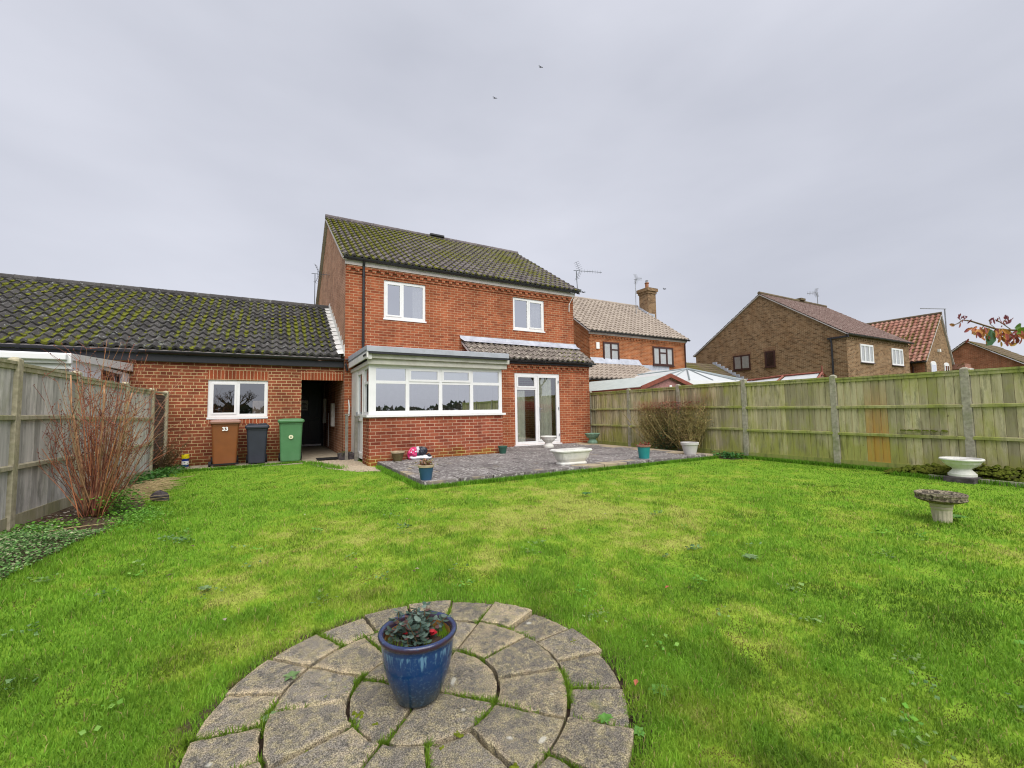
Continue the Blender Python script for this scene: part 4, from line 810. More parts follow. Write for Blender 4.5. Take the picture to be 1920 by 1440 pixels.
# ================================================================== GRASS (uncountable)
def blades(name, x, y, z, h, wd, col, lean=.6, m='grass', parent=None, label=None, cat=None, kind='stuff'):
    n = len(x); a = rng.random(n)*2*math.pi; la = rng.random(n)*2*math.pi; ln = rng.random(n)*lean*h
    dx, dy = np.cos(a)*wd/2, np.sin(a)*wd/2; lx, ly = np.cos(la)*ln, np.sin(la)*ln
    V = np.empty((n, 5, 3)); V[:, 0] = np.c_[x-dx, y-dy, z]; V[:, 1] = np.c_[x+dx, y+dy, z]
    V[:, 2] = np.c_[x+dx*.8+lx*.35, y+dy*.8+ly*.35, z+h*.6]; V[:, 3] = np.c_[x-dx*.8+lx*.35, y-dy*.8+ly*.35, z+h*.6]; V[:, 4] = np.c_[x+lx, y+ly, z+h*np.sqrt(np.maximum(.05, 1-(ln/h)**2*.8))]
    i = np.arange(n)*5; cc = np.repeat(col, 5, axis=0).reshape(n, 5, 3)
    o = bare(name, V.reshape(-1, 3), [np.c_[i, i+1, i+2, i+3], np.c_[i+3, i+2, i+4]], cc.reshape(-1, 3), m, parent, kind=kind)
    if label: tag(o, label, cat)
    return o
N_ = 850000; lr = np.exp(rng.uniform(math.log(.75), math.log(13.8), N_)); az = R_(29.4)+rng.uniform(R_(-75), R_(72), N_); x = lr*np.sin(az); y = lr*np.cos(az)
keep = (x > lp(y)+.1) & (x < 9.56) & (y > -3) & (y < 12.2) & ~in_circle(x, y, .80) & ~in_patio(x, y) & ~in_path(x, y) & ~in_bed(x, y) & ~in_bank(x, y)
x, y, lr = x[keep], y[keep], lr[keep]; p = patch(x, y); r = rng.random(len(x)); near = np.clip((np.hypot(x-CX, y-CY)-.76)/.12, 0, 1)
h = (.016+.019*rng.random(len(x)))*(1.15-.55*p)*(1+1.1*fbm(x, y, 3.6, 5)-.5)*(.45+.55*near); h *= np.where(lr > 8, .72, 1)
side = np.exp(-((x-lp(y)-.9)/.5)**2); h *= 1+.5*side
col = turf(p, r)*(.72+.5*rng.random(len(x)))[:, None]*(.70+.55*fbm(x, y, 7, 6))[:, None]*np.where(vnoise(x, y, 3.3, 4) > .80, .72, 1)[:, None]
dk = (vnoise(x, y, 4.5, 7) > .74) & (vnoise(x, y, 17, 1) > .62); h = np.where(dk, h*.35, h); col = np.where(dk[:, None], col*np.array([.75, .5, .9]), col)
blades('grass', x, y, wob(x, y, 5, .9, .03)-.006, h, (.0015+.00072*lr)*(.7+.6*rng.random(len(x))), col, 1.15, label='short patchy lawn grass, lush green with yellow mossy areas', cat='grass')
# longer tufts along edges
ex, ey = [], []
def along(n, fx, fy, jx, jy): t = rng.random(n); ex.append(fx(t)+rng.normal(0, jx, n)); ey.append(fy(t)+rng.normal(0, jy, n))
along(5000, lambda t: 9.52+0*t, lambda t: 3.3+3*t, .035, .02); along(9000, lambda t: 2.02+7.0*t, lambda t: 6.385+0*t, .02, .02); along(3500, lambda t: 2.0+0*t, lambda t: 6.4+3*t, .03, .02)
along(3500, lambda t: -1.7+2.4*t, lambda t: 11.15+.25*t, .05, .03); along(1200, lambda t: .8+.5*t, lambda t: 11.3-1.6*t, .08, .1); along(2500, lambda t: 9.08+0*t, lambda t: -.5+3.7*t, .04, .02)
ex, ey = np.concatenate(ex), np.concatenate(ey); n = len(ex)
blades('edge_grass', ex, ey, np.full(n, -.005), .04+.05*rng.random(n), np.full(n, .009), np.array([.14, .31, .022])*(.7+.6*rng.random(n))[:, None], .8, label='longer green grass along the lawn edges', cat='grass')
# tufts and moss in circle joints
jx_, jy_ = [], []
for k in range(46):
    if k % 3 == 0: rj = random.choice([.30, .585]); a0 = random.uniform(0, 2*math.pi); t = a0+rng.random(260)*random.uniform(.1, .5); q = rj+rng.normal(0, .006, 260)
    else:
        ring = random.choice([0, 1, 2, 2]); a_ = R_((45+90*random.randrange(4), 13+30*random.randrange(12), 7+18*random.randrange(20))[ring]); lo, hi = ((.05, .3), (.3, .585), (.585, .83))[ring]
        c_ = random.uniform(lo, hi); q = np.clip(c_+rng.normal(0, .06, 260), lo, hi); t = a_+rng.normal(0, .006, 260)/q
    jx_.append(CX+q*np.cos(t)); jy_.append(CY+q*np.sin(t))
jx_, jy_ = np.concatenate(jx_), np.concatenate(jy_); n = len(jx_)
blades('joint_grass', jx_, jy_, np.full(n, -.015), .028+.03*rng.random(n)**2, np.full(n, .0045), np.array([.14, .24, .02])*(.6+.8*rng.random(n))[:, None], 1.0, label='moss and fine grass growing in the joints of the paved circle', cat='moss')
def mounds(pts, m, flat=.5):
    mb = MB()
    for (x, y, z, r) in pts:
        k = 7; rot = random.random()*3; vs = [(x+r*random.uniform(.8, 1.2)*math.cos(rot+2*math.pi*i/k), y+r*random.uniform(.8, 1.2)*math.sin(rot+2*math.pi*i/k), z-.002) for i in range(k)]
        vs += [(x+r*.6*math.cos(rot+2*math.pi*i/k), y+r*.6*math.sin(rot+2*math.pi*i/k), z+r*flat*random.uniform(.7, 1)) for i in range(k)]+[(x, y, z+r*flat*1.15)]
        mb.add(vs, [(i, (i+1) % k, k+(i+1) % k, k+i) for i in range(k)]+[(k+i, k+(i+1) % k, 2*k) for i in range(k)])
    return mb
M['moss'] = plain('moss_cushion', (.17, .21, .02), .95, .5, 90, .1, bump=1); M['moss_dark'] = plain('dark_moss', (.10, .125, .016), .95, .6, 25, .1, dirt=(.13, .13, .02), bump=1)
pts = []
for (u_, v_, r_) in ((.02, -.30, .014), (-.05, -.33, .010), (-.22, -.10, .013), (-.26, -.02, .018), (-.28, .0, .012), (.33, .22, .012), (.35, .21, .010), (.52, .25, .016), (.49, .26, .012), (.47, .255, .008), (.74, -.02, .017), (-.45, -.12, .014), (-.52, -.16, .012), (-.36, .16, .008), (-.55, .10, .013), (.12, -.52, .02), (.10, -.55, .014), (-.62, -.2, .02), (-.3, -.42, .012), (.68, -.1, .009)):
    for q in range(7): pts.append((CX+u_+random.gauss(0, r_*.45), CY+v_+random.gauss(0, r_*.4), .018, r_*random.uniform(.3, .55)))
tag(mounds(pts, 'moss').build('moss_cushions', 'moss', smooth=True), 'small bright moss cushions dotted over the circular paving', 'moss', kind='stuff')
# moss bank under right fence
pts = []
for k in range(1500):
    y = random.uniform(-1.4, 3.35); t = random.random(); x = 9.17+.38*t; ht = (.05+.17*math.sin(math.pi*min(1, t*.9+.1))*(.5+.9*vnoise(x, y, 3.5, 2)))*min(1, (3.45-y)/.7)
    pts.append((x, y, ht*random.uniform(.6, 1)-.0, random.uniform(.02, .045)))
mbk = mounds(pts, 'moss_dark', .7); mbk.prism([(9.14, -1.4), (9.56, -1.4), (9.56, 3.3), (9.3, 3.2), (9.16, 2.9)], 'z', -.02, .05)
tag(mbk.build('moss_bank', 'moss_dark'), 'dark green moss bank along the foot of the right fence', 'moss', kind='stuff')
MB().box(9.07, 9.125, -1.5, 2.75, -.03, .055).build('kerb', 'concrete').__setitem__('kind', 'structure')
pts = [(9.56+random.uniform(-.01, .01), y+random.gauss(0, .07), .71+random.uniform(0, .01), random.uniform(.015, .03)) for y in [3.05]*12+[2.8]*10+[1.7]*8+[1.2]*6]
tag(mounds(pts, 'moss_dark', .8).build('rail_moss', 'moss_dark'), 'moss clumps on the lower rail of the right fence', 'moss', kind='stuff')

def roof_moss(parent, P0, up, width, slope, nc, n, seed, m='moss_roof', zk=1.0):
    P0, up = Vector(P0), Vector(up).normalized(); ux = Vector((1, 0, 0)); nrm = ux.cross(up); pts = []
    for k in range(n):
        i = random.randrange(int(width/.2)); c = random.randrange(nc); x = i*.2+random.gauss(0, .02); s_ = (c+random.uniform(.0, .25))*slope/nc
        if x < .05: continue
        if float(vnoise(np.array([x+seed]), np.array([s_]), .9, seed % 7))*.7+float(vnoise(np.array([x]), np.array([s_+seed]), 2.7, 2))*.5 < .62+.12*(1-s_/slope)*zk: continue
        p = P0+ux*x+up*s_+nrm*.035; r = random.uniform(.016, .042); pts.append((p.x, p.y, p.z, r))
        for q in range(2): pts.append((p.x+random.gauss(0, .03), p.y+random.gauss(0, .015), p.z+random.gauss(0, .006), r*.6))
    o = mounds(pts, m, .7).build('moss', m, parent); o['kind'] = 'stuff'
M['moss_roof'] = plain('roof_moss', (.17, .185, .025), .95, .55, 20, .1, dirt=(.28, .24, .04), bump=1)
roof_moss(H, (1.6, 11.97, 5.40), ul_main, 8.0, sl_main, 16, 2600, 11)
roof_moss(G, (-9.2, 12.10, 2.66), slope_up(3.75, 2.12), 10.8, gr_s, 13, 2600, 23)
roof_moss(H, (8.2, 11.14, 2.73), slope_up(.95, .62), 1.2, math.hypot(.95, .62), 4, 160, 5, zk=-3)
# ================================================================== PLANTS
def leaf_cloud(mb, pts, size, cols, up=.3, asp=.55, nrm=None):
    for (x, y, z) in pts:
        s_ = size*random.uniform(.6, 1.3); a = random.random()*2*math.pi; t = Vector((math.cos(a), math.sin(a), random.uniform(-.6, .9)*up*2)).normalized(); q = t.cross(Vector((random.gauss(0, .5), random.gauss(0, .5), 1))).normalized(); n_ = t.cross(q)
        c = random.choice(cols); f_ = random.uniform(.7, 1.25); mb.col = tuple(v*f_ for v in c); p = Vector((x, y, z))
        mb.add([p, p+t*s_*.45+q*s_*asp*.5+n_*s_*.08, p+t*s_, p+t*s_*.45-q*s_*asp*.5+n_*s_*.08], [(0, 1, 2), (0, 2, 3)])
def stem_path(p0, d, L_, curve, n=7, wig=.02):
    p = Vector(p0); d = Vector(d).normalized(); out = [p.copy()]
    for k in range(n):
        d = (d+Vector(curve)/n+Vector((random.gauss(0, wig), random.gauss(0, wig), random.gauss(0, wig*.5)))).normalized(); p = p+d*(L_/n); out.append(p.copy())
    return out
# big red-stemmed shrub on the left
sh = thing('bare_shrub', (-1.80, 6.95, 0), 'tall leafless shrub with many red-brown stems fanning out by the left fence', 'shrub')
st, tw, bd = MB(), MB(), MB(); ax_r = Vector((math.cos(YAW), -math.sin(YAW), 0))
for k in range(110):
    t = random.gauss(0, 1); side = t*.24+(.0); dep = random.gauss(0, .12); Lk = random.uniform(1.1, 2.15)*(1-.12*abs(t)) if random.random() < .62 else random.uniform(.5, 1.1)
    d = ax_r*side*1.15+Vector((0, dep, 1)); p0 = Vector((-1.80, 6.95, 0))+ax_r*(side*.22+random.gauss(0, .06))+Vector((0, random.gauss(0, .08), 0))
    pth = stem_path(p0, d, Lk, (side*.25, 0, 0), 9, .035); r0_ = random.uniform(.0035, .0085)
    st.col = random.choice([(.42, .17, .08), (.30, .11, .065), (.52, .30, .18), (.20, .09, .06), (.33, .20, .10), (.42, .19, .08)])
    (tw if random.random() < .15 else st).tube(pth, [r0_*(1-.75*i/9) for i in range(10)], 5)
    for f__ in range(random.choice((0, 1, 1, 2))):
        i0 = random.randrange(3, 7); st.tube(stem_path(pth[i0], (pth[i0+1]-pth[i0]).normalized()+Vector((random.gauss(0, .3), random.gauss(0, .3), 0)), Lk*random.uniform(.3, .5), (0, 0, 0), 6, .07), [r0_*.55*(1-.12*i) for i in range(7)], 4)
    for q in range(random.randrange(2, 7)):
        i = random.randrange(4, 10); dd_ = Vector((random.gauss(0, .6), random.gauss(0, .5), random.uniform(.2, 1))); p2 = stem_path(pth[i], dd_, random.uniform(.12, .4), (0, 0, 0), 4, .1); tw.tube(p2, [.0026, .0023, .002, .0016, .001], 4)
        for e in p2[1:]:
            if random.random() < .55: bd.col = random.choice([(.16, .05, .03), (.25, .10, .05), (.10, .05, .04)]); s_ = .010; bd.add([e, e+Vector((s_, 0, s_)), e+Vector((0, s_*.5, s_*1.8)), e+Vector((-s_*.6, 0, s_))], [(0, 1, 2), (0, 2, 3)])
for k in range(9):   # outlying thin arching stems
    side = random.uniform(-1.5, -.7) if k < 6 else random.uniform(.6, 1.0); p0 = Vector((-1.80, 6.95, .05)); d = ax_r*side+Vector((0, random.uniform(-.25, .1), random.uniform(.45, 1.1))); pth = stem_path(p0, d, random.uniform(.9, 1.5), (-side*.6, 0, .9), 9, .05); tw.tube(pth, [.0042*(1-.08*i) for i in range(10)], 4)
    for i in (4, 5, 6, 7): tw.tube(stem_path(pth[i], (random.gauss(0, .7), random.gauss(0, .3), .6), .25, (0, 0, 0), 4, .12), .0016, 4)
st.build('stems', 'stem_mix', sh, smooth=True)
for (dx, r_, L_) in ((.02, .022, 1.55), (-.16, .017, 1.7), (.20, .016, 1.5)): MB().tube(stem_path(Vector((-1.8, 6.93, 0))+ax_r*dx*.5, ax_r*(dx*1.1+.02)+Vector((0, -.02, 1)), L_, (0, 0, .1), 9, .05), [r_*(1-.07*i) for i in range(10)], 7).build('thick_stem', 'stem_pale', sh, smooth=True)
tw.build('twigs', plain('dark_red_twig', (.26, .09, .055), .7, .4, 9), sh); bd.build('buds', 'leaf', sh)
# clipped hedge shrub on the right
hd = thing('twiggy_shrub', (9.32, 7.95, 0), 'clipped twiggy shrub with reddish tips and small olive leaves against the right fence', 'shrub')
st, lf, tp = MB(), MB(), MB()
def hedge_ok(y, z): return 0 < z < 1.40+.05*math.sin(y*5)+.10*(7.6-y) and abs(y-7.9) < .66+.52*min(1, z/.9)
for k in range(150):
    y0 = random.choice([7.3, 7.6, 8.0, 8.3, 8.6])+random.gauss(0, .06); x0 = 9.30+random.gauss(0, .05); y = y0; pth = stem_path((x0, y0, 0), (random.gauss(-.10, .22), (y0-8)*.9+random.gauss(0, .32), 1), random.uniform(.9, 1.45), (0, 0, .2), 8, .12)
    pth = [p for p in pth if p.x < 9.55 and hedge_ok(p.y, p.z)]
    if len(pth) < 3: continue
    st.tube(pth, [max(.0022, .011*(1-i/8)) for i in range(len(pth))], 4)
    for p in pth[1:]:
        for q in range(4):
            p2 = stem_path(p, (random.gauss(0, .6), random.gauss(0, .7), random.uniform(0, 1)), random.uniform(.1, .3), (0, 0, .3), 3, .15)
            if all(e.x < 9.56 and e.x > 8.95 and hedge_ok(e.y, e.z-.05) for e in p2): st.tube(p2, [.0042, .0036, .003, .002], 3, False)
            if random.random() < .5 and p2[-1].x < 9.55 and hedge_ok(p2[-1].y, p2[-1].z-.1): leaf_cloud(tp if p2[-1].z > 1.12 else lf, [p2[-1], p2[-2]], .03, [(.14, .13, .04), (.20, .15, .06), (.10, .12, .04), (.23, .14, .07)] if p2[-1].z < 1.12 else [(.32, .09, .07), (.40, .15, .10), (.25, .08, .09)])
for k in range(2000):
    y = random.uniform(6.75, 9.0); z = random.uniform(1.2, 1.46)+.04*math.sin(y*5)+.10*(7.6-y); x = random.uniform(9.0, 9.5); tp.col = random.choice([(.55, .20, .15), (.42, .13, .11), (.58, .34, .20)]); a = Vector((random.gauss(0, .25), random.gauss(0, .25), 1)).normalized()*random.uniform(.06, .16); q = Vector((.010, .008, 0)); p = Vector((x, y, z)); tp.add([p-q, p+q, p+a], [(0, 1, 2)])
M['twig_olive'] = plain('olive_brown_twig', (.44, .36, .15), .85, .6, 14, .15)
for k in range(4800):
    y = random.gauss(7.9, .56); z = random.uniform(.25, 1.35); x = random.uniform(8.98, 9.5)
    if not hedge_ok(y, z): continue
    leaf_cloud(tp if z > 1.2 and random.random() < .7 else lf, [(x, y, z)], .045, [(.36, .30, .10), (.46, .30, .13), (.24, .28, .08), (.50, .34, .18), (.10, .10, .04)] if z < 1.15 else [(.56, .19, .14), (.42, .16, .10), (.58, .34, .22), (.26, .09, .07)])
st.build('stems', 'twig_olive', hd); lf.build('leaves', 'leaf', hd); tp.build('shoots', 'leaf', hd)
ev = MB(); leaf_cloud(ev, [(9.12+random.gauss(0, .09), 7.95+random.gauss(0, .22), abs(random.gauss(.3, .24))) for k in range(900)], .05, [(.035, .10, .045), (.05, .14, .06), (.03, .07, .03), (.09, .07, .05)])
tag(ev.build('evergreen_sprig', 'leaf', base=(9.12, 7.95, 0)), 'dark green leafy growth low inside the twiggy shrub', 'plant')
# small brown bush, left far end
sb_ = thing('brown_bush', (-1.95, 11.5, 0), 'small brown dried bush at the far end of the left fence', 'bush'); st, lf = MB(), MB()
for k in range(60):
    pth = stem_path((-1.95+random.gauss(0, .06), 11.45+random.gauss(0, .1), 0), (random.gauss(.12, .38), random.gauss(-.1, .4), 1), random.uniform(.4, .95), (0, 0, 0), 6, .12); st.tube(pth, [.006-.0008*i for i in range(7)], 4)
    leaf_cloud(lf, [p+Vector((random.gauss(0, .04),)*3) for p in pth[1:] for q in range(5)], .035, [(.15, .085, .04), (.10, .07, .03), (.20, .13, .06), (.07, .06, .02)])
st.build('stems', 'twig', sb_); lf.build('leaves', 'leaf', sb_)
# low variegated bush bottom-left and ground cover
lb = thing('low_bush', (-2.0, 4.9, 0), 'low dense green bush with pale flecked leaves at the left lawn edge', 'bush'); lf, st = MB(), MB()
for k in range(17000):
    y = random.uniform(3.3, 6.0); e = float(bed_edge(np.array([y]))[0]); x = random.uniform(-2.45, e+.02); ht = .17*min(1, (e+.1-x)/.25)*(.55+.8*float(vnoise(np.array([x]), np.array([y]), 4, 1)))*min(1, (6.05-y)/.5)
    leaf_cloud(lf, [(x, y, random.uniform(.2, 1)*max(.02, ht))], .024, [(.15, .34, .08), (.11, .27, .06), (.22, .42, .12), (.07, .15, .04), (.46, .46, .28), (.26, .42, .15)], asp=.7)
for k in range(40): st.tube(stem_path((random.uniform(-2.3, -1.8), random.uniform(3.5, 5.8), 0), (random.gauss(0, .8), random.gauss(0, .5), .5), .3, (0, 0, 0), 4, .1), .003, 4)
lf.build('leaves', 'leaf', lb)
gc = MB()
def gcl(n, cx, cy, sx, sy, size, hmax, cols):
    for k in range(n):
        x, y = random.gauss(cx, sx), random.gauss(cy, sy)
        if x > lp(y)+.08: leaf_cloud(gc, [(x, y, random.uniform(.005, hmax))], size, cols, asp=.8)
GR = [(.13, .34, .03), (.17, .38, .04), (.10, .26, .03), (.19, .36, .06)]
gcl(1700, -1.30, 6.4, .13, .30, .022, .07, GR); gcl(1000, -1.55, 6.85, .09, .10, .03, .28, GR); gcl(900, -2.05, 6.25, .14, .2, .03, .06, GR); gcl(900, -1.85, 10.2, .15, .5, .05, .14, [(.05, .16, .03), (.08, .20, .03)]); gcl(500, -1.8, 11.3, .15, .3, .05, .12, [(.05, .16, .03), (.08, .20, .03)])
gcl(450, 9.3, 6.3, .12, .2, .05, .12, [(.05, .18, .05), (.08, .24, .05)]); gcl(160, 2.02, 9.0, .04, .35, .03, .05, GR)
for k in range(75):
    a_ = random.uniform(-.6, 1.5); r_ = random.uniform(1.3, 5.5); gx0, gy0 = r_*math.sin(a_), r_*math.cos(a_)
    if math.hypot(gx0-CX, gy0-CY) > .95 and gx0 > -1.5 and not in_patio(np.array([gx0]), np.array([gy0]))[0]: gcl(random.randrange(8, 26), gx0, gy0, .04, .03, .016+.003*r_, .045, random.choice((GR, [(.10, .20, .06), (.16, .28, .10)], [(.22, .34, .09), (.16, .28, .07)])))
tag(gc.build('ground_cover', 'leaf'), 'leafy green ground cover along the left bed', 'ground cover', kind='stuff')
lit = MB()
for k in range(900):
    y = random.uniform(5.9, 7.6); x = random.uniform(lp(y)+.1, -1.5); leaf_cloud(lit, [(x, y, .004+.012*random.random())], .035, [(.14, .085, .05), (.10, .06, .04), (.28, .19, .11), (.07, .05, .035), (.45, .40, .33)], up=.1)
tag(lit.build('leaf_litter', 'leaf'), 'brown leaf litter and bark on the soil under the bare shrub', 'leaf litter', kind='stuff')
sw = MB()
for k in range(260):
    p = Vector((-1.62+random.gauss(0, .13), 8.5+random.gauss(0, .5), .02+.09*random.random())); a = random.gauss(.5, .5); d = Vector((math.cos(a), math.sin(a)*.8, random.gauss(0, .12))); sw.tube([p-d*.12, p+Vector((0, 0, .015)), p+d*random.uniform(.1, .25)], .003, 3)
tag(sw.build('dry_stalks', 'straw'), 'heap of dry straw-coloured stalks beside the bare shrub', 'dry stalks', kind='stuff')
for (pts_, lab) in (([(-2.05, 6.0, .03), (-1.75, 6.02, .05), (-1.42, 6.12, .04)], 'long dry cane lying on the soil nearest the camera'), ([(-1.75, 8.7, .05), (-1.5, 9.3, .08), (-1.2, 9.9, .05)], 'pale dry cane lying towards the lawn by the stalk heap')):
    tag(MB().tube(pts_, [.007, .006, .003], 5).build('dry_cane', 'straw', base=pts_[0]), lab, 'cane', 'dry canes on the left bed')
rk = MB(); rk.lathe([(.03, 0), (.09, .02), (.10, .07), (.07, .12), (.02, .14)], 9, (-1.30, 7.55, 0), sx=1.1, sy=.8); rko = rk.build('rock', 'rock', base=(-1.30, 7.55, 0)); tag(rko, 'dark rough stone at the edge of the left bed', 'stone')
for v in rko.data.vertices: v.co += Vector((random.gauss(0, .012), random.gauss(0, .012), random.gauss(0, .008)))
# weed rosettes
def rosette(x, y, r, z, lab, cols=((.12, .30, .05), (.16, .34, .07))):
    mb = MB(); n = random.randrange(9, 13)
    for k in range(n):
        a = 2*math.pi*k/n+random.gauss(0, .2); L_ = r*random.uniform(.6, 1.1); c = random.choice(cols); mb.col = c; d = Vector((math.cos(a), math.sin(a), 0)); q = Vector((-d.y, d.x, 0)); p = Vector((x, y, z)); wv = L_*.28
        mb.add([p, p+d*L_*.5+q*wv+Vector((0, 0, L_*.35)), p+d*L_+Vector((0, 0, L_*.25)), p+d*L_*.5-q*wv+Vector((0, 0, L_*.35)), p+d*L_*.5+Vector((0, 0, L_*.28))], [(0, 1, 4), (1, 2, 4), (2, 3, 4), (3, 0, 4)])
    return tag(mb.build('weed', 'leaf', base=(x, y, z)), lab, 'weed', 'weeds in the lawn and paving')
grey = ((.20, .30, .12), (.15, .25, .09))
for a in ((1.09, 1.28, .035, .012, 'bright rosette weed on the right side of the paved circle'), (1.40, 1.30, .05, .0, 'leafy weed in grass just right of the paved circle'), (.10, 2.16, .04, .012, 'grey-green weed in a joint at the left of the paved circle', grey), (.01, 1.93, .035, .012, 'straggly weed at the left rim of the paved circle', grey), (3.15, 2.0, .07, .02, 'grey-green flat weed in the lawn right of centre', grey), (-.35, 3.5, .05, .02, 'grey-green weed in the lawn at left', grey), (5.95, 1.62, .09, .02, 'dark leafy weed behind the birdbath'), (3.7, 4.6, .09, .02, 'dark green weed clump in the middle of the lawn', ((.06, .17, .04), (.08, .2, .05))), (1.15, 1.17, .03, .012, 'small weed near the bottom right joint of the paved circle')): rosette(*a)
# fallen leaves
fl_ = [(1.33, 1.36, (.50, .16, .09)), (2.2, 1.95, (.45, .14, .08)), (-.9, 4.9, (.60, .52, .38)), (1.6, 5.2, (.55, .5, .4)), (2.6, 3.2, (.35, .16, .08)), (3.9, 2.6, (.38, .17, .09)), (-.2, 2.9, (.5, .42, .33)), (-.6, 3.9, (.10, .08, .05)), (.35, 5.4, (.5, .45, .36)), (4.6, 5.0, (.6, .52, .4)), (2.9, 5.3, (.4, .3, .2)), (1.2, 3.6, (.40, .25, .15))]
for k in range(22): fl_.append((random.uniform(-1, 6.5), random.uniform(2.8, 6), random.choice([(.5, .42, .3), (.3, .13, .07), (.14, .1, .06)])))
for (x, y, c) in fl_:
    mb = MB(); mb.col = c; s_ = random.uniform(.014, .026); a = random.random()*6; d = Vector((math.cos(a), math.sin(a), .1))*s_; q = Vector((-d.y, d.x, 0))*.5; p = Vector((x, y, .035 if y > 2.2 else .03)); mb.add([p-d, p+q+Vector((0, 0, .006)), p+d, p-q+Vector((0, 0, .006))], [(0, 1, 2, 3)])
    tag(mb.build('fallen_leaf', 'leaf', base=(x, y, .03)), 'small dry fallen leaf lying on the lawn', 'leaf', 'fallen leaves on the lawn')
# ================================================================== OBJECTS
def rrect(hx, hy, r, n=5):
    out = []
    for cx, cy, a0 in ((hx-r, hy-r, 0), (-hx+r, hy-r, 90), (-hx+r, -hy+r, 180), (hx-r, -hy+r, 270)):
        for k in range(n+1): a = R_(a0+90*k/n); out.append((cx+r*math.cos(a), cy+r*math.sin(a)))
    return out
def loft(mb, rings, T=None, cap=True):
    """rings: list of list of 3D points, same count"""
    n = len(rings[0]); vs = [p for r in rings for p in r]; fs = [(j*n+k, j*n+(k+1) % n, (j+1)*n+(k+1) % n, (j+1)*n+k) for j in range(len(rings)-1) for k in range(n)]
    if cap: fs += [tuple(range(n))[::-1], tuple(range((len(rings)-1)*n, len(rings)*n))]
    mb.add(vs, fs); return mb
def wheelie(x, y, rot, w, d, h, body, lidm, label, narrow=.82, lid_h=.05):
    t = thing('wheelie_bin', (x, y, .02), label, 'wheelie bin', 'wheelie bins along the garage wall')
    T = Matrix.Translation((x, y, .02)) @ Matrix.Rotation(rot, 4, 'Z'); hx, hy = w/2, d/2
    b = MB(T); R = lambda z, s, sy=None, r=.05: [(p[0], p[1], z) for p in rrect(hx*s, hy*(sy or s), r)]
    H0 = h-.08; loft(b, [R(.02, narrow*.97), R(.05, narrow), R(.14, narrow+.02), R(H0*.5, .5+narrow/2-.01), R(H0-.08, .965), R(H0-.079, .99), R(H0-.05, .99), R(H0-.049, 1.02), R(H0, 1.03)]); b.build('body', body, t, smooth=False, bevel=.004)
    rb = MB(T)   # moulded ribs on the front
    l = MB(T); lr = lambda z, s, dy=0: [(p[0], p[1]+dy, z) for p in rrect(hx*s, hy*s, .05)]
    loft(l, [lr(H0-.03, 1.10, -.01), lr(H0+.01, 1.12, -.01), lr(H0+.035, 1.08, -.01), lr(H0+.055, .92, .0), lr(H0+.065, .60, .02)]); lo = l.build('lid', lidm, t, bevel=.005)
    hb = MB(T); hb.tube([(-hx*.8, hy+.03, H0+.02), (hx*.8, hy+.03, H0+.02)], .014, 8); hb.build('handle', body, t)
    for s_ in (-1, 1):
        wmb = MB(T); wmb.tube([(s_*hx*.72, hy*.78, .095), (s_*(hx*.98), hy*.78, .095)], .10, 18); wmb.tube([(s_*hx*.985, hy*.78, .095), (s_*(hx*1.0), hy*.78, .095)], .045, 12); wmb.build('wheel', 'rubber', t)
    MB(T).tube([(-hx*.95, hy*.78, .095), (hx*.95, hy*.78, .095)], .012, 8).build('axle', 'rubber', t)
    return t, T, hy
tb, Tb, hy = wheelie(-.90, 11.86, R_(4), .54, .50, 1.07, 'bin_brown', 'bin_lid_brown', 'brown wheelie bin numbered 33 under the garage window')
MB(Tb).box(-.27, .27, -.215, -.19, .03, .065).build('foot_bar', 'rubber', tb)
MB(Tb).tube([(-.30, -.16, .06), (-.25, -.16, .06)], .06, 14).build('wheel', 'rubber', tb)
fc = bpy.data.curves.new('number', 'FONT'); fc.body = '33'; fc.size = .115; fc.extrude = .001; fc.align_x = 'CENTER'; fc.offset = .005
tmp = bpy.data.objects.new('tmp', fc); C.objects.link(tmp); bpy.context.view_layer.update()
me = bpy.data.meshes.new_from_object(tmp.evaluated_get(bpy.context.evaluated_depsgraph_get())); bpy.data.objects.remove(tmp)
no = bpy.data.objects.new('number', me); C.objects.link(no); me.materials.clear(); me.materials.append(M['print_white']); no.parent = tb
no.rotation_euler = (R_(86), 0, R_(4)); no.location = Vector((.015, -.266, .80))
tk, Tk, _ = wheelie(-.27, 11.90, R_(1), .44, .46, .94, 'bin_black', 'bin_black', 'black wheelie bin, the middle one of three by the wall', .80)
MB(Tk).prism([(-.22, .905), (-.17, .945), (0, .925), (.17, .945), (.22, .905)], 'y', -.22, .15).build('lid_ridge', 'bin_black', tk)
tg, Tg, _ = wheelie(.44, 11.90, R_(-1), .52, .50, 1.06, 'bin_green', 'bin_green', 'green wheelie bin with round cream sticker beside the passage', .84)
mb = MB(Tg); mb.prism([(.0+.05*math.cos(a), .60+.05*math.sin(a)) for a in np.linspace(0, 2*math.pi, 20)[:-1]], 'y', -.254, -.246); em = mb.build('emblem', 'print_cream', tg)
em_ = MB(Tg); em_.prism([(-.012, .575), (.012, .58), (.016, .60), (.003, .625), (-.014, .61)], 'y', -.2565, -.2545); em_.build('print', 'bin_green', em)
# yellow lidded tub
t = thing('tub', (-1.66, 12.12, .018), 'small blue tub with yellow lid standing on the path by the garage', 'tub')
MB().lathe([(.062, .018), (.066, .03), (.068, .20), (.064, .205)], 20, (-1.66, 12.12, 0)).build('body', 'canblue', t, smooth=False); MB().lathe([(.0695, .07), (.0695, .15)], 20, (-1.66, 12.12, 0)).build('label', 'print_white', t)
MB().lathe([(.072, .206), (.074, .215), (.074, .285), (.066, .295)], 20, (-1.66, 12.12, 0)).build('lid', 'canyellow', t)
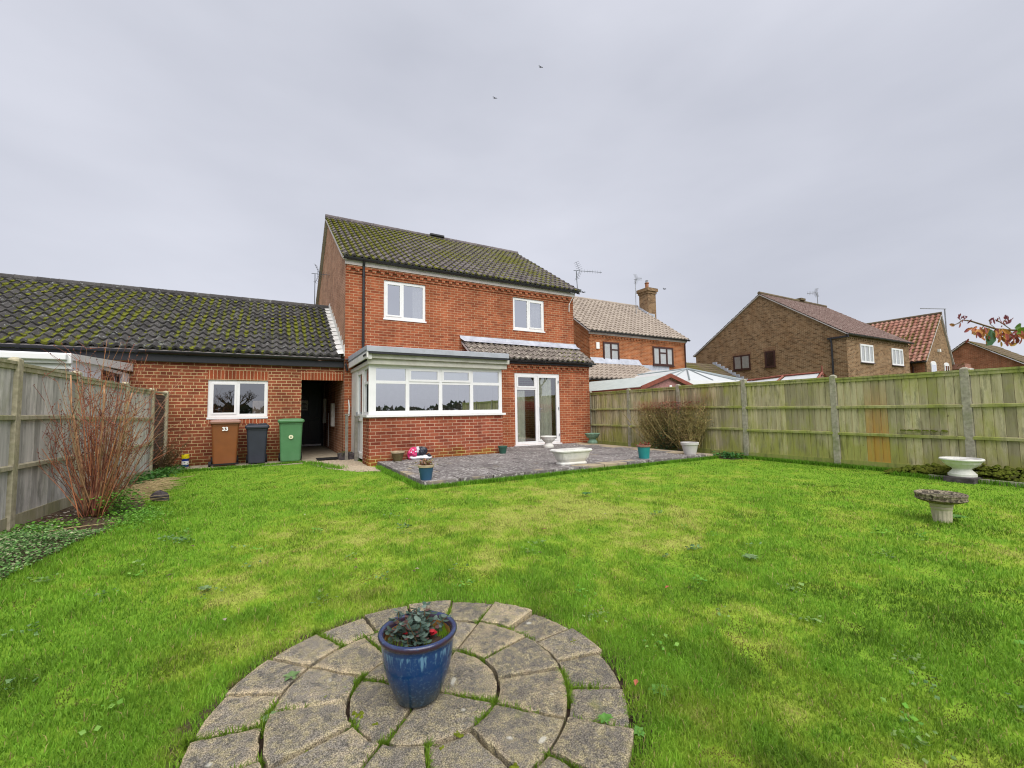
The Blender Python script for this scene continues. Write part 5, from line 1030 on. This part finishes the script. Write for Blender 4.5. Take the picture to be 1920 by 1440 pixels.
# posts, dark edging box, mat
for x, y, h_, lab in ((1.66, 11.40, 1.13, 'grey wooden post standing nearer the passage, left of two'), (1.83, 11.05, 1.08, 'grey wooden post standing nearer the bay door, right of two')):
    t = thing('timber_post', (x, y, 0), lab, 'post', 'short posts beside the bay'); MB().taper((.034, .034), (.034, .034), -.05, h_, (x, y)).build('upright', 'oldwood', t, bevel=.003); MB().taper((.05, .05), (.045, .045), h_+.001, h_+.03, (x, y)).build('post_cap', 'oldwood', t)
MB().box(1.02, 1.60, 11.60, 12.02, .032, .048).build('doormat', 'rubber'); tag(bpy.data.objects['doormat'], 'dark doormat on the slabs at the passage mouth', 'doormat')
t = thing('planter', (1.62, 11.62, 0), 'low dark planter box with weeds between the two wooden posts', 'planter')
MB().box(1.50, 1.855, 11.45, 11.78, 0, .17).build('box', 'rock', t, bevel=.01); lf = MB(); leaf_cloud(lf, [(1.5+random.random()*.3, 11.5+random.gauss(0, .06), .1+random.random()*.13) for k in range(120)], .04, [(.08, .14, .03), (.12, .15, .04)]); lf.build('leaves', 'leaf', t)

def pot(name, x, y, z0, r0, r1, h, m, label, cat='plant pot', rim=.02, rimm=None, soil=True, plant=None, pw=None, group=None):
    t = thing(name, (x, y, z0), label, cat, group)
    MB().lathe([(r0, 0), (r0*1.02, .01), (r1*.97, h-rim*2.2), (r1, h-rim*2)], 32, (x, y, z0)).build('body', m, t)
    MB().lathe([(r1*1.0, h-rim*2), (r1*1.07, h-rim*1.8), (r1*1.09, h-.004), (r1*1.06, h), (r1*.95, h), (r1*.93, h-.03)], 32, (x, y, z0)).build('rim', rimm or m, t)
    if soil: MB().lathe([(.001, h-.031), (r1*.94, h-.028), (r1*.5, h-.018), (.002, h-.014)], 24, (x, y, z0)).build('soil', 'soil', t)
    if plant:
        lf = MB(); leaf_cloud(lf, [(x+random.gauss(0, r1*.45), y+random.gauss(0, r1*.45), z0+h+random.uniform(-.01, plant[1])) for k in range(plant[0])], plant[2], plant[3], up=.9); lf.build('plant', 'leaf', t)
    return t
RD = [(.38, .06, .05), (.22, .05, .04), (.12, .14, .04)]
pot('plant_pot', 2.15, 6.62, .10, .085, .118, .235, 'pot_blue', 'dull blue plastic pot with brown withered plant at the patio corner', rimm='terra_rim', plant=(170, .07, .045, [(.33, .13, .09), (.30, .22, .08), (.25, .26, .08), (.42, .20, .13)]))
pot('plant_pot', 2.46, 9.55, .10, .09, .14, .215, 'terra', 'dark banded terracotta pot against the bay wall', rimm='terra_rim', plant=None)
pot('plant_pot', 5.10, 9.58, .10, .075, .11, .19, 'pot_green', 'small dark green pot at the right corner of the bay')
t = pot('plant_pot', 7.02, 6.72, .10, .105, .135, .285, 'pot_teal', 'teal pot with red foliage on the front edge of the patio', rimm='bin_lid_brown', plant=(150, .05, .04, RD))
pot('plant_pot', 8.50, 6.72, .10, .13, .185, .275, 'pot_white', 'off-white empty pot at the right end of the patio', rim=.03)
t = thing('watering_can', (5.28, 10.6, .10), 'small dark blue watering can behind the green pot by the bay', 'watering can'); MB().lathe([(.08, 0), (.085, .01), (.085, .2), (.06, .24), (.03, .25)], 16, (5.28, 10.6, .10)).build('body', 'pot_blue', t); MB().tube([(5.35, 10.57, .18), (5.46, 10.5, .34)], [.018, .012], 8).build('spout', 'pot_blue', t); MB().tube([(5.22, 10.6, .33), (5.25, 10.6, .42), (5.34, 10.6, .40), (5.36, 10.6, .3)], .010, 6).build('handle', 'pot_blue', t)

def pedestal_bowl(x, y, z0, R, h, m, label, fl=14, soil=True):
    t = thing('garden_urn', (x, y, z0), label, 'garden urn')
    MB().lathe([(R*.62, 0), (R*.64, h*.03), (R*.64, h*.16), (R*.60, h*.18), (R*.56, h*.24), (R*.46, h*.34), (R*.42, h*.40), (R*.44, h*.45)], 40, (x, y, z0)).build('foot', m, t, smooth=False, bevel=.002)
    MB().lathe([(R*.44, h*.451), (R*.62, h*.55), (R*.80, h*.70), (R*.88, h*.83), (R*.90, h*.86), (R*.98, h*.90), (R*1.0, h*.95), (R*.97, h), (R*.86, h), (R*.82, h*.9), (R*.3, h*.86)], 48, (x, y, z0), flute=(.012, fl, 1, 4)).build('bowl', m, t)
    if soil: MB().lathe([(.001, h*.88), (R*.80, h*.89), (.002, h*.9)], 24, (x, y, z0)).build('soil', 'soil', t)
    return t
pedestal_bowl(6.98, 10.30, .10, .235, .33, 'stone_white', 'cream-white pedestal bowl in front of the garden door')
pedestal_bowl(8.95, 10.72, .10, .245, .32, 'stone_green', 'green pedestal bowl by the fence at the house corner')
u = pedestal_bowl(9.06, 2.36, .075, .245, .27, 'stone_white', 'large white pedestal bowl on dark block by the right fence', 20)
blk = MB().box(8.88, 9.24, 2.19, 2.53, -.03, .074).build('plinth_block', 'rock', base=(9.06, 2.36, 0), bevel=.01); tag(blk, 'dark block under the large white bowl', 'block')
# trough
t = thing('planter_trough', (5.20, 6.88, .10), 'long white fluted trough planter on the front edge of the patio', 'trough planter')
T = Matrix.Translation((5.20, 6.88, .10)) @ Matrix.Rotation(R_(-3), 4, 'Z') @ Matrix.Diagonal((1.13, 1.1, 1.05, 1))
def rr3(hx, hy, z, r=.06, fl=0):
    out = []
    for k, p in enumerate(rrect(hx, hy, min(r, hy*.95), 8)): out.append((p[0], p[1], z))
    return out
b = MB(T); loft(b, [rr3(.27, .115, 0), rr3(.275, .12, .02), rr3(.27, .115, .03), rr3(.25, .10, .045), rr3(.255, .105, .06)]); b.build('foot', 'stone_white', t)
b = MB(T); loft(b, [rr3(.26, .11, .061, .1), rr3(.29, .13, .10, .1), rr3(.325, .155, .20, .1), rr3(.33, .16, .225, .1)]); b.build('body', 'stone_white', t)
b = MB(T); loft(b, [rr3(.34, .165, .226, .1), rr3(.365, .185, .235, .12), rr3(.375, .19, .255, .12), rr3(.365, .185, .275, .12), rr3(.325, .15, .275, .1), rr3(.315, .145, .235, .1)]); b.build('rim', 'stone_white', t)
b = MB(T)
for k in range(26):
    xx = -.275+.022*k; b.tube([(xx*.92, -.134-.0, .105), (xx, -.158, .215)], .0055, 5)
b.build('fluting', 'stone_white', t)
b = MB(T); loft(b, [rr3(.318, .148, .24, .1), rr3(.2, .08, .25, .06)]); b.build('soil', 'soil', t)
# birdbath
t = thing('birdbath', (5.80, 1.68, 0), 'low stone birdbath with dark carved bowl on a pale fluted pedestal', 'birdbath')
bx_, by_ = 5.80, 1.68; zb = .0
K, KZ = .78, .86; sc_ = lambda pr: [(r*K, z*KZ) for r, z in pr]
MB().lathe(sc_([(.085, -.02), (.090, .02), (.095, .135), (.105, .15), (.108, .165), (.100, .175), (.112, .185), (.116, .20), (.112, .21)]), 48, (bx_, by_, zb), flute=(.035, 14, 1, 3)).build('pedestal', 'stone_cream', t)
MB().lathe(sc_([(.118, .211), (.17, .225), (.215, .240), (.240, .252), (.248, .262), (.240, .268), (.243, .300), (.250, .308), (.248, .322), (.236, .326), (.226, .318), (.19, .292), (.05, .285)]), 56, (bx_, by_, zb)).build('bowl', 'bath', t)
MB().lathe(sc_([(.001, .300), (.2, .300), (.002, .3005)]), 32, (bx_, by_, zb)).build('water', 'glass2', t)
# compost bag
t = thing('compost_bag', (2.98, 9.60, .10), 'open pink and white compost bag with black liner slumped by the bay wall', 'bag')
def blob(cx, cy, cz, sx, sy, sz, m, name, sd, parent, lump=.16, flat=True):
    mb = MB(); n, q = 26, 14; vs = []; r2 = random.Random(sd); ph = [(r2.uniform(1, 6), r2.uniform(0, 6), r2.uniform(1, 5)) for _ in range(6)]
    for j in range(q+1):
        v = math.pi*j/q
        for k in range(n):
            u_ = 2*math.pi*k/n; d = 1+lump*sum(math.sin(a*u_*1.0//1*0+round(a)*u_+b_+c_*v) for a, b_, c_ in ph)/2.2; X = math.sin(v)*math.cos(u_)*d; Yy = math.sin(v)*math.sin(u_)*d; Zz = -math.cos(v)*d
            z = cz+sz*Zz
            vs.append((cx+sx*math.copysign(abs(X)**.85, X), cy+sy*Yy, max(z, .101) if flat else z))
    mb.add(vs, [(j*n+k, j*n+(k+1) % n, (j+1)*n+(k+1) % n, (j+1)*n+k) for j in range(q) for k in range(n)]); return mb.build(name, m, parent)
blob(3.00, 9.61, .135, .27, .11, .06, 'bagwhite', 'bag_base', 3, t, .10); blob(2.83, 9.62, .24, .12, .085, .115, 'pink', 'bag_side', 5, t, .2); blob(3.01, 9.60, .27, .12, .09, .095, 'bagblack', 'liner', 8, t, .25); blob(3.17, 9.58, .165, .06, .06, .05, 'bagblack', 'print', 11, t, .2)
blob(2.92, 9.58, .31, .035, .05, .06, 'bagwhite', 'bag_fold', 14, t, .3)
for q in ((2.76, .27), (2.82, .22), (2.80, .32), (2.86, .28)): blob(q[0], 9.535, q[1], .016, .01, .014, 'bagwhite', 'print_mark', 2, t, .2)
# hero pot
t = thing('glazed_pot', (.535, 1.755, .022), 'large blue drip-glazed pot with dark leafy plant in the middle of the paved circle', 'plant pot')
PXX, PYY, PZ = .535, 1.755, .024
prof = [(.086, 0), (.091, .004), (.095, .012), (.106, .04), (.122, .08), (.136, .125), (.1455, .17), (.1495, .205), (.151, .232), (.152, .246), (.157, .254), (.164, .262), (.1665, .270), (.164, .277), (.157, .281), (.149, .279), (.143, .272), (.138, .25), (.136, .222)]
po = MB().lathe([(r*.94, z*.925) for r, z in prof], 72, (PXX, PYY, PZ)).build('pot_body', 'glaze', t, smooth=True)
po.data.polygons[-1].use_smooth = False
MB().lathe([(.126, .20), (.1275, .222), (.129, .235), (.1285, .2351), (.1265, .222), (.125, .20)], 48, (PXX, PYY, PZ)).build('inner_wall', plain('bare_clay', (.45, .22, .06), .8, .4, 20), t)
MB().lathe([(.001, .205), (.126, .206), (.08, .218), (.002, .222)], 32, (PXX, PYY, PZ)).build('soil', 'soil', t)
lf = MB(); LC = [(.055, .095, .07), (.09, .14, .11), (.045, .08, .06), (.13, .18, .15), (.07, .11, .09), (.12, .06, .055)]
stm = MB()
def oval(mb, p, t_, q, s_, asp=.62):
    n_ = t_.cross(q).normalized(); pts = []
    for k in range(8):
        a = 2*math.pi*k/8; pts.append(p+t_*(s_*.5*(1-math.cos(a)))+q*(s_*asp*.5*math.sin(a))+n_*(abs(math.sin(a))*s_*.12))
    mid = p+t_*s_*.5; mb.add(pts+[mid], [(k, (k+1) % 8, 8) for k in range(8)])
for k in range(44):
    a = random.random()*2*math.pi; tilt = abs(random.gauss(0, .55)); d = Vector((math.cos(a)*tilt, math.sin(a)*tilt, 1)).normalized(); p0 = Vector((PXX+random.gauss(0, .034), PYY+random.gauss(0, .034), PZ+.200)); pth = stem_path(p0, d, random.uniform(.065, .14), (0, 0, -.25*tilt), 5, .12); stm.tube(pth, .0016, 4)
    for i, p in enumerate(pth[1:]):
        for q_ in range(3):
            a2 = random.random()*2*math.pi; t_ = Vector((math.cos(a2), math.sin(a2), random.uniform(-.3, .5))).normalized(); q = t_.cross(Vector((random.gauss(0, .35), random.gauss(0, .35), 1))).normalized(); c = random.choice(LC); f_ = random.uniform(.7, 1.3); lf.col = tuple(v*f_ for v in c); oval(lf, p, t_, q, random.uniform(.018, .034))
lf.build('leaves', 'leaf', t); stm.build('stems', 'twig', t)
rdm = MB(); rdm.col = (.42, .02, .03)
for p, s_ in (((.045, -.035, .235), .026), ((.052, -.028, .238), .022), ((-.02, -.09, .222), .014), ((.03, -.01, .262), .014), ((-.04, .03, .27), .012), ((.075, .04, .25), .012), ((-.06, -.03, .262), .011)):
    for k in range(4): a = random.random()*6; oval(rdm, Vector((PXX+p[0], PYY+p[1], PZ+p[2])), Vector((math.cos(a), math.sin(a), .4)).normalized(), Vector((-math.sin(a), math.cos(a), .2)).normalized(), s_, .9)
rdm.build('red_leaves', 'leaf', t)
gx_, gy_ = [], []
for (a, r_, n_) in ((-2.6, .10, 70), (-.25, .10, 110), (.15, .11, 60), (-1.45, .105, 40), (2.9, .11, 35)):
    for k in range(n_): gx_.append(PXX+r_*math.cos(a)+random.gauss(0, .014)); gy_.append(PYY+r_*math.sin(a)+random.gauss(0, .014))
n = len(gx_); go = blades('grass_tuft', np.array(gx_)-PXX, np.array(gy_)-PYY, np.full(n, .18), .045+.035*rng.random(n), np.full(n, .0026), np.array([.16, .30, .02])*(.6+.8*rng.random(n))[:, None], .5, parent=t, kind=None)
# aerials
def aerial(base, h, boom, L_, ne, label, m='metal', refl=True, el=.13, bend=None, r=.014, vert=True):
    t = thing('television_aerial', base, label, 'television aerial'); bz = Vector(base); top = bz+Vector((0, 0, h))+(Vector(bend) if bend else Vector())
    MB().tube([bz, bz+(top-bz)*.5+Vector((.0, 0, 0)), top], r, 6).build('mast', m, t)
    d = Vector(boom).normalized(); a = top-d*.12; e = top+d*L_; MB().tube([a, e], r*.7, 5).build('boom', m, t)
    s = d.cross(Vector((0, 0, 1))).normalized() if not vert else Vector((0, 0, 1)); eb = MB()
    for k in range(ne): p = a+(e-a)*((k+2)/(ne+1.5)); eb.tube([p-s*el*.5, p+s*el*.5], r*.3, 4)
    if ne: eb.build('elements', m, t)
    if refl:
        rbm = MB(); o = s.cross(d).normalized()
        for sg in (-1, 1):
            for k in range(5): p = top+d*(.16+.0)+s*sg*(.05+.065*k)-d*sg*0+d*(-.035*k); rbm.tube([p-o*.14, p+o*.14], r*.35, 4)
            rbm.tube([top+d*.16, top+d*.0+s*sg*.33], r*.5, 4)
        rbm.build('reflector', m, t)
    return t
ta = aerial((9.50, 11.98, 5.50), .66, (1, .05, .11), 1.25, 9, 'black aerial pointing right at the eaves corner of the main house', bend=(-.03, 0, 0))
MB().tube([(9.50, 11.98, 5.5), (9.42, 12.03, 5.35), (9.30, 12.06, 5.12), (9.18, 12.07, 4.9), (9.17, 12.07, 4.65)], .016, 6).build('cable', 'white_old', ta); MB().box(9.42, 9.68, 11.98, 12.02, 5.40, 5.50).build('bracket', 'metal', ta)
aerial((1.26, 16.1, 4.80), 1.25, (.9, -.5, -.12), .55, 5, 'grey aerial rising behind the garage ridge beside the tall gable', 'metal', el=.2)
aerial((20.85, 20.2, 7.4), 2.35, (-.15, -1, -.25), .7, 7, 'thin aerial beside the brick chimney of the buff roofed house', 'greymetal', el=.25, r=.022)
aerial((35.6, 16.3, 8.7), 1.0, (-1, .1, -.15), 1.2, 6, 'small aerial on the ridge of the buff-brown gable house', 'greymetal', el=.3, r=.03)
aerial((45.9, 12.2, 5.5), 3.15, (-1, .4, .0), 2.2, 0, 'aerial on a pole behind the steep red pantile roof', 'greymetal', refl=False, el=.5, r=.045)
# birds
for (x, y, z, s_, lab) in ((20.34, 30, 31.59, .45, 'small dark bird highest in the grey sky'), (15.71, 30, 27.04, .4, 'tiny dark bird in the sky above the main roof'), (24.47, 30, 11.81, .5, 'small dark bird flying just right of the main house aerial'), (35.09, 30, 13.47, .5, 'small dark bird flying right of the brick chimney')):
    t = thing('bird', (x, y, z), lab, 'bird', 'birds in the sky'); MB().lathe([(.01, -.22), (.05, -.08), (.06, .02), (.03, .14), (.01, .2)], 8, (0, 0, 0)).build('body', 'bird', None)
    bo = bpy.context.scene.collection.objects[-1]; bo.parent = t; bo.rotation_euler = (R_(90), 0, R_(60)); bo.scale = (s_*1.6,)*3
    wg = MB(); X = lambda a, c, d: (x+a*s_, y+c*s_, z+d*s_); wg.add([X(0, -.1, .03), X(.35, 0, .22), X(.62, .05, .05), X(.3, .12, .18), X(0, .1, .03), X(-.35, 0, .22), X(-.62, .05, .05), X(-.3, .12, .18)], [(0, 1, 3, 4), (1, 2, 3), (0, 5, 7, 4), (5, 6, 7)]); wg.build('wings', 'bird', t)
# near branch from a shrub right of the frame
tbr = thing('berberis_branch', (1.75, -.35, 0), 'close reddish branch with small orange-brown leaves reaching in at the right edge', 'branch')
def cpt(u_, v_, dist): d = (rr*(u_-960)/F_PX+uu*(720-v_)/F_PX+fw); return Vector((0, 0, CAMH))+d*dist
D = 1.05
main = [cpt(*p) for p in ((1797, 606, D), (1805, 600, D), (1820, 602, D), (1845, 610, D), (1868, 617, D), (1895, 619, D), (1920, 620, D*1.01), (2000, 628, D*1.03))]
stm = MB(); stm.tube([cpt(1785, 611, D)]+main, [.0008, .0012, .0015, .0018, .002, .0022, .0024, .003, .004], 6)
stm.tube([main[-1], main[-1]+Vector((.15, -.1, -.1)), (1.72, -.3, .7), (1.75, -.35, 0)], [.004, .006, .010, .014], 6); stm.tube([cpt(1897, 619, D), cpt(1880, 607, D), cpt(1868, 600, D)], .0011, 5); stm.tube([cpt(1880, 607, D), cpt(1886, 598, D)], .0009, 4); stm.tube([cpt(1845, 610, D), cpt(1838, 620, D), cpt(1826, 624, D)], .0011, 5); stm.tube([cpt(1893, 619, D), cpt(1884, 630, D)], .0011, 5); stm.tube([cpt(1868, 617, D), cpt(1857, 608, D), cpt(1855, 600, D)], .0009, 4); stm.build('stem', 'twig', tbr)
lf = MB(); BC = [(.42, .15, .05), (.50, .22, .06), (.38, .09, .07), (.45, .28, .06), (.28, .06, .06)]
def bl(u_, v_, L_, ang, c, asp=.5, dz=0):
    p = cpt(u_, v_, D+dz); a = R_(ang); t_ = (rr*math.cos(a)+uu*math.sin(a)+fw*random.gauss(0, .25)).normalized(); q = t_.cross(fw+rr*random.gauss(0, .4)).normalized(); lf.col = c; oval(lf, p, t_, q, L_*D/F_PX, asp)
for k in range(95):
    u_ = random.choice([1825, 1835, 1845, 1850, 1870, 1878, 1885, 1890, 1905, 1912, 1920, 1935])+random.gauss(0, 5); v_ = 608+(u_-1800)*.1+abs(random.gauss(6, 9)); bl(u_, v_, random.uniform(8, 16), random.uniform(200, 330), random.choice(BC), .45, random.gauss(0, .02))
for k in range(40):
    u_ = random.choice([1800, 1808, 1858, 1870, 1880, 1888]); bl(u_+random.gauss(0, 3), 600+(u_-1800)*.06+random.gauss(0, 3), random.uniform(5, 10), random.uniform(40, 140), random.choice([(.22, .06, .08), (.30, .08, .08)]), .4, random.gauss(0, .015))
for (u_, v_, l, a, c) in ((1790, 611, 10, 160, (.45, .2, .08)), (1800, 604, 12, 245, (.3, .1, .07)), (1860, 618, 36, 240, (.06, .15, .07)), (1858, 622, 22, 262, (.12, .16, .04)), (1903, 622, 42, -8, (.13, .22, .02)), (1902, 615, 24, 12, (.10, .2, .03)), (1893, 620, 20, 250, (.09, .13, .06))): bl(u_, v_, l, a, c, .6)
lf.build('leaves', 'leaf', tbr)
cd.dof.use_dof = True; cd.dof.focus_distance = 6.0; cd.dof.aperture_fstop = 8.0
# things behind the camera, seen only as reflections in the windows
tr = thing('bare_tree', (-8, -100, 0), 'big leafless tree reflected in the garage window', 'tree'); tm = MB()
def branch(p, d, L_, r, dep):
    if dep == 0 or r < .015: return
    pth = stem_path(p, d, L_, (0, 0, .12), 4, .12); tm.tube(pth, [r*(1-.12*i) for i in range(5)], 5, False)
    for k in range(random.choice((2, 3, 3))): i = random.choice((2, 3, 4, 4)); dd_ = (pth[-1]-pth[-2]).normalized()+Vector((random.gauss(0, .55), random.gauss(0, .55), random.gauss(.1, .3))); branch(pth[i], dd_, L_*random.uniform(.6, .82), r*.62, dep-1)
branch((-8, -100, 0), (0, 0, 1), 3.6, .5, 7); tm.build('trunk', 'twig', tr)
tr2 = thing('bare_tree', (48, -52, 0), 'tall leafless tree reflected in the garden door', 'tree'); tm = MB(); branch((48, -52, 0), (0, 0, 1), 5.5, .5, 7); tm.build('trunk', 'twig', tr2)
fw_ = MB()
for k in range(2600):
    x = random.uniform(-160, 170); hh = 2.5+6*float(vnoise(np.array([x+200.]), np.array([3.]), .045, 1))*float(vnoise(np.array([x+200.]), np.array([9.]), .16, 2)); z = random.uniform(0, hh); s_ = random.uniform(.7, 1.6); c = random.choice([(.03, .045, .02), (.05, .055, .03), (.07, .06, .04)]); fw_.col = c; y = -125+random.uniform(-5, 5); a = random.random()*3
    fw_.add([(x-s_*math.cos(a), y-s_*math.sin(a), z), (x+s_*math.cos(a), y+s_*math.sin(a), z+random.gauss(0, .4)), (x+random.gauss(0, .4), y, z+s_)], [(0, 1, 2)])
fw_.box(-160, 170, -127, -126, -.1, 1.6); tag(fw_.build('distant_trees', 'leaf'), 'far dark tree line reflected in the bay windows', 'trees', kind='stuff')
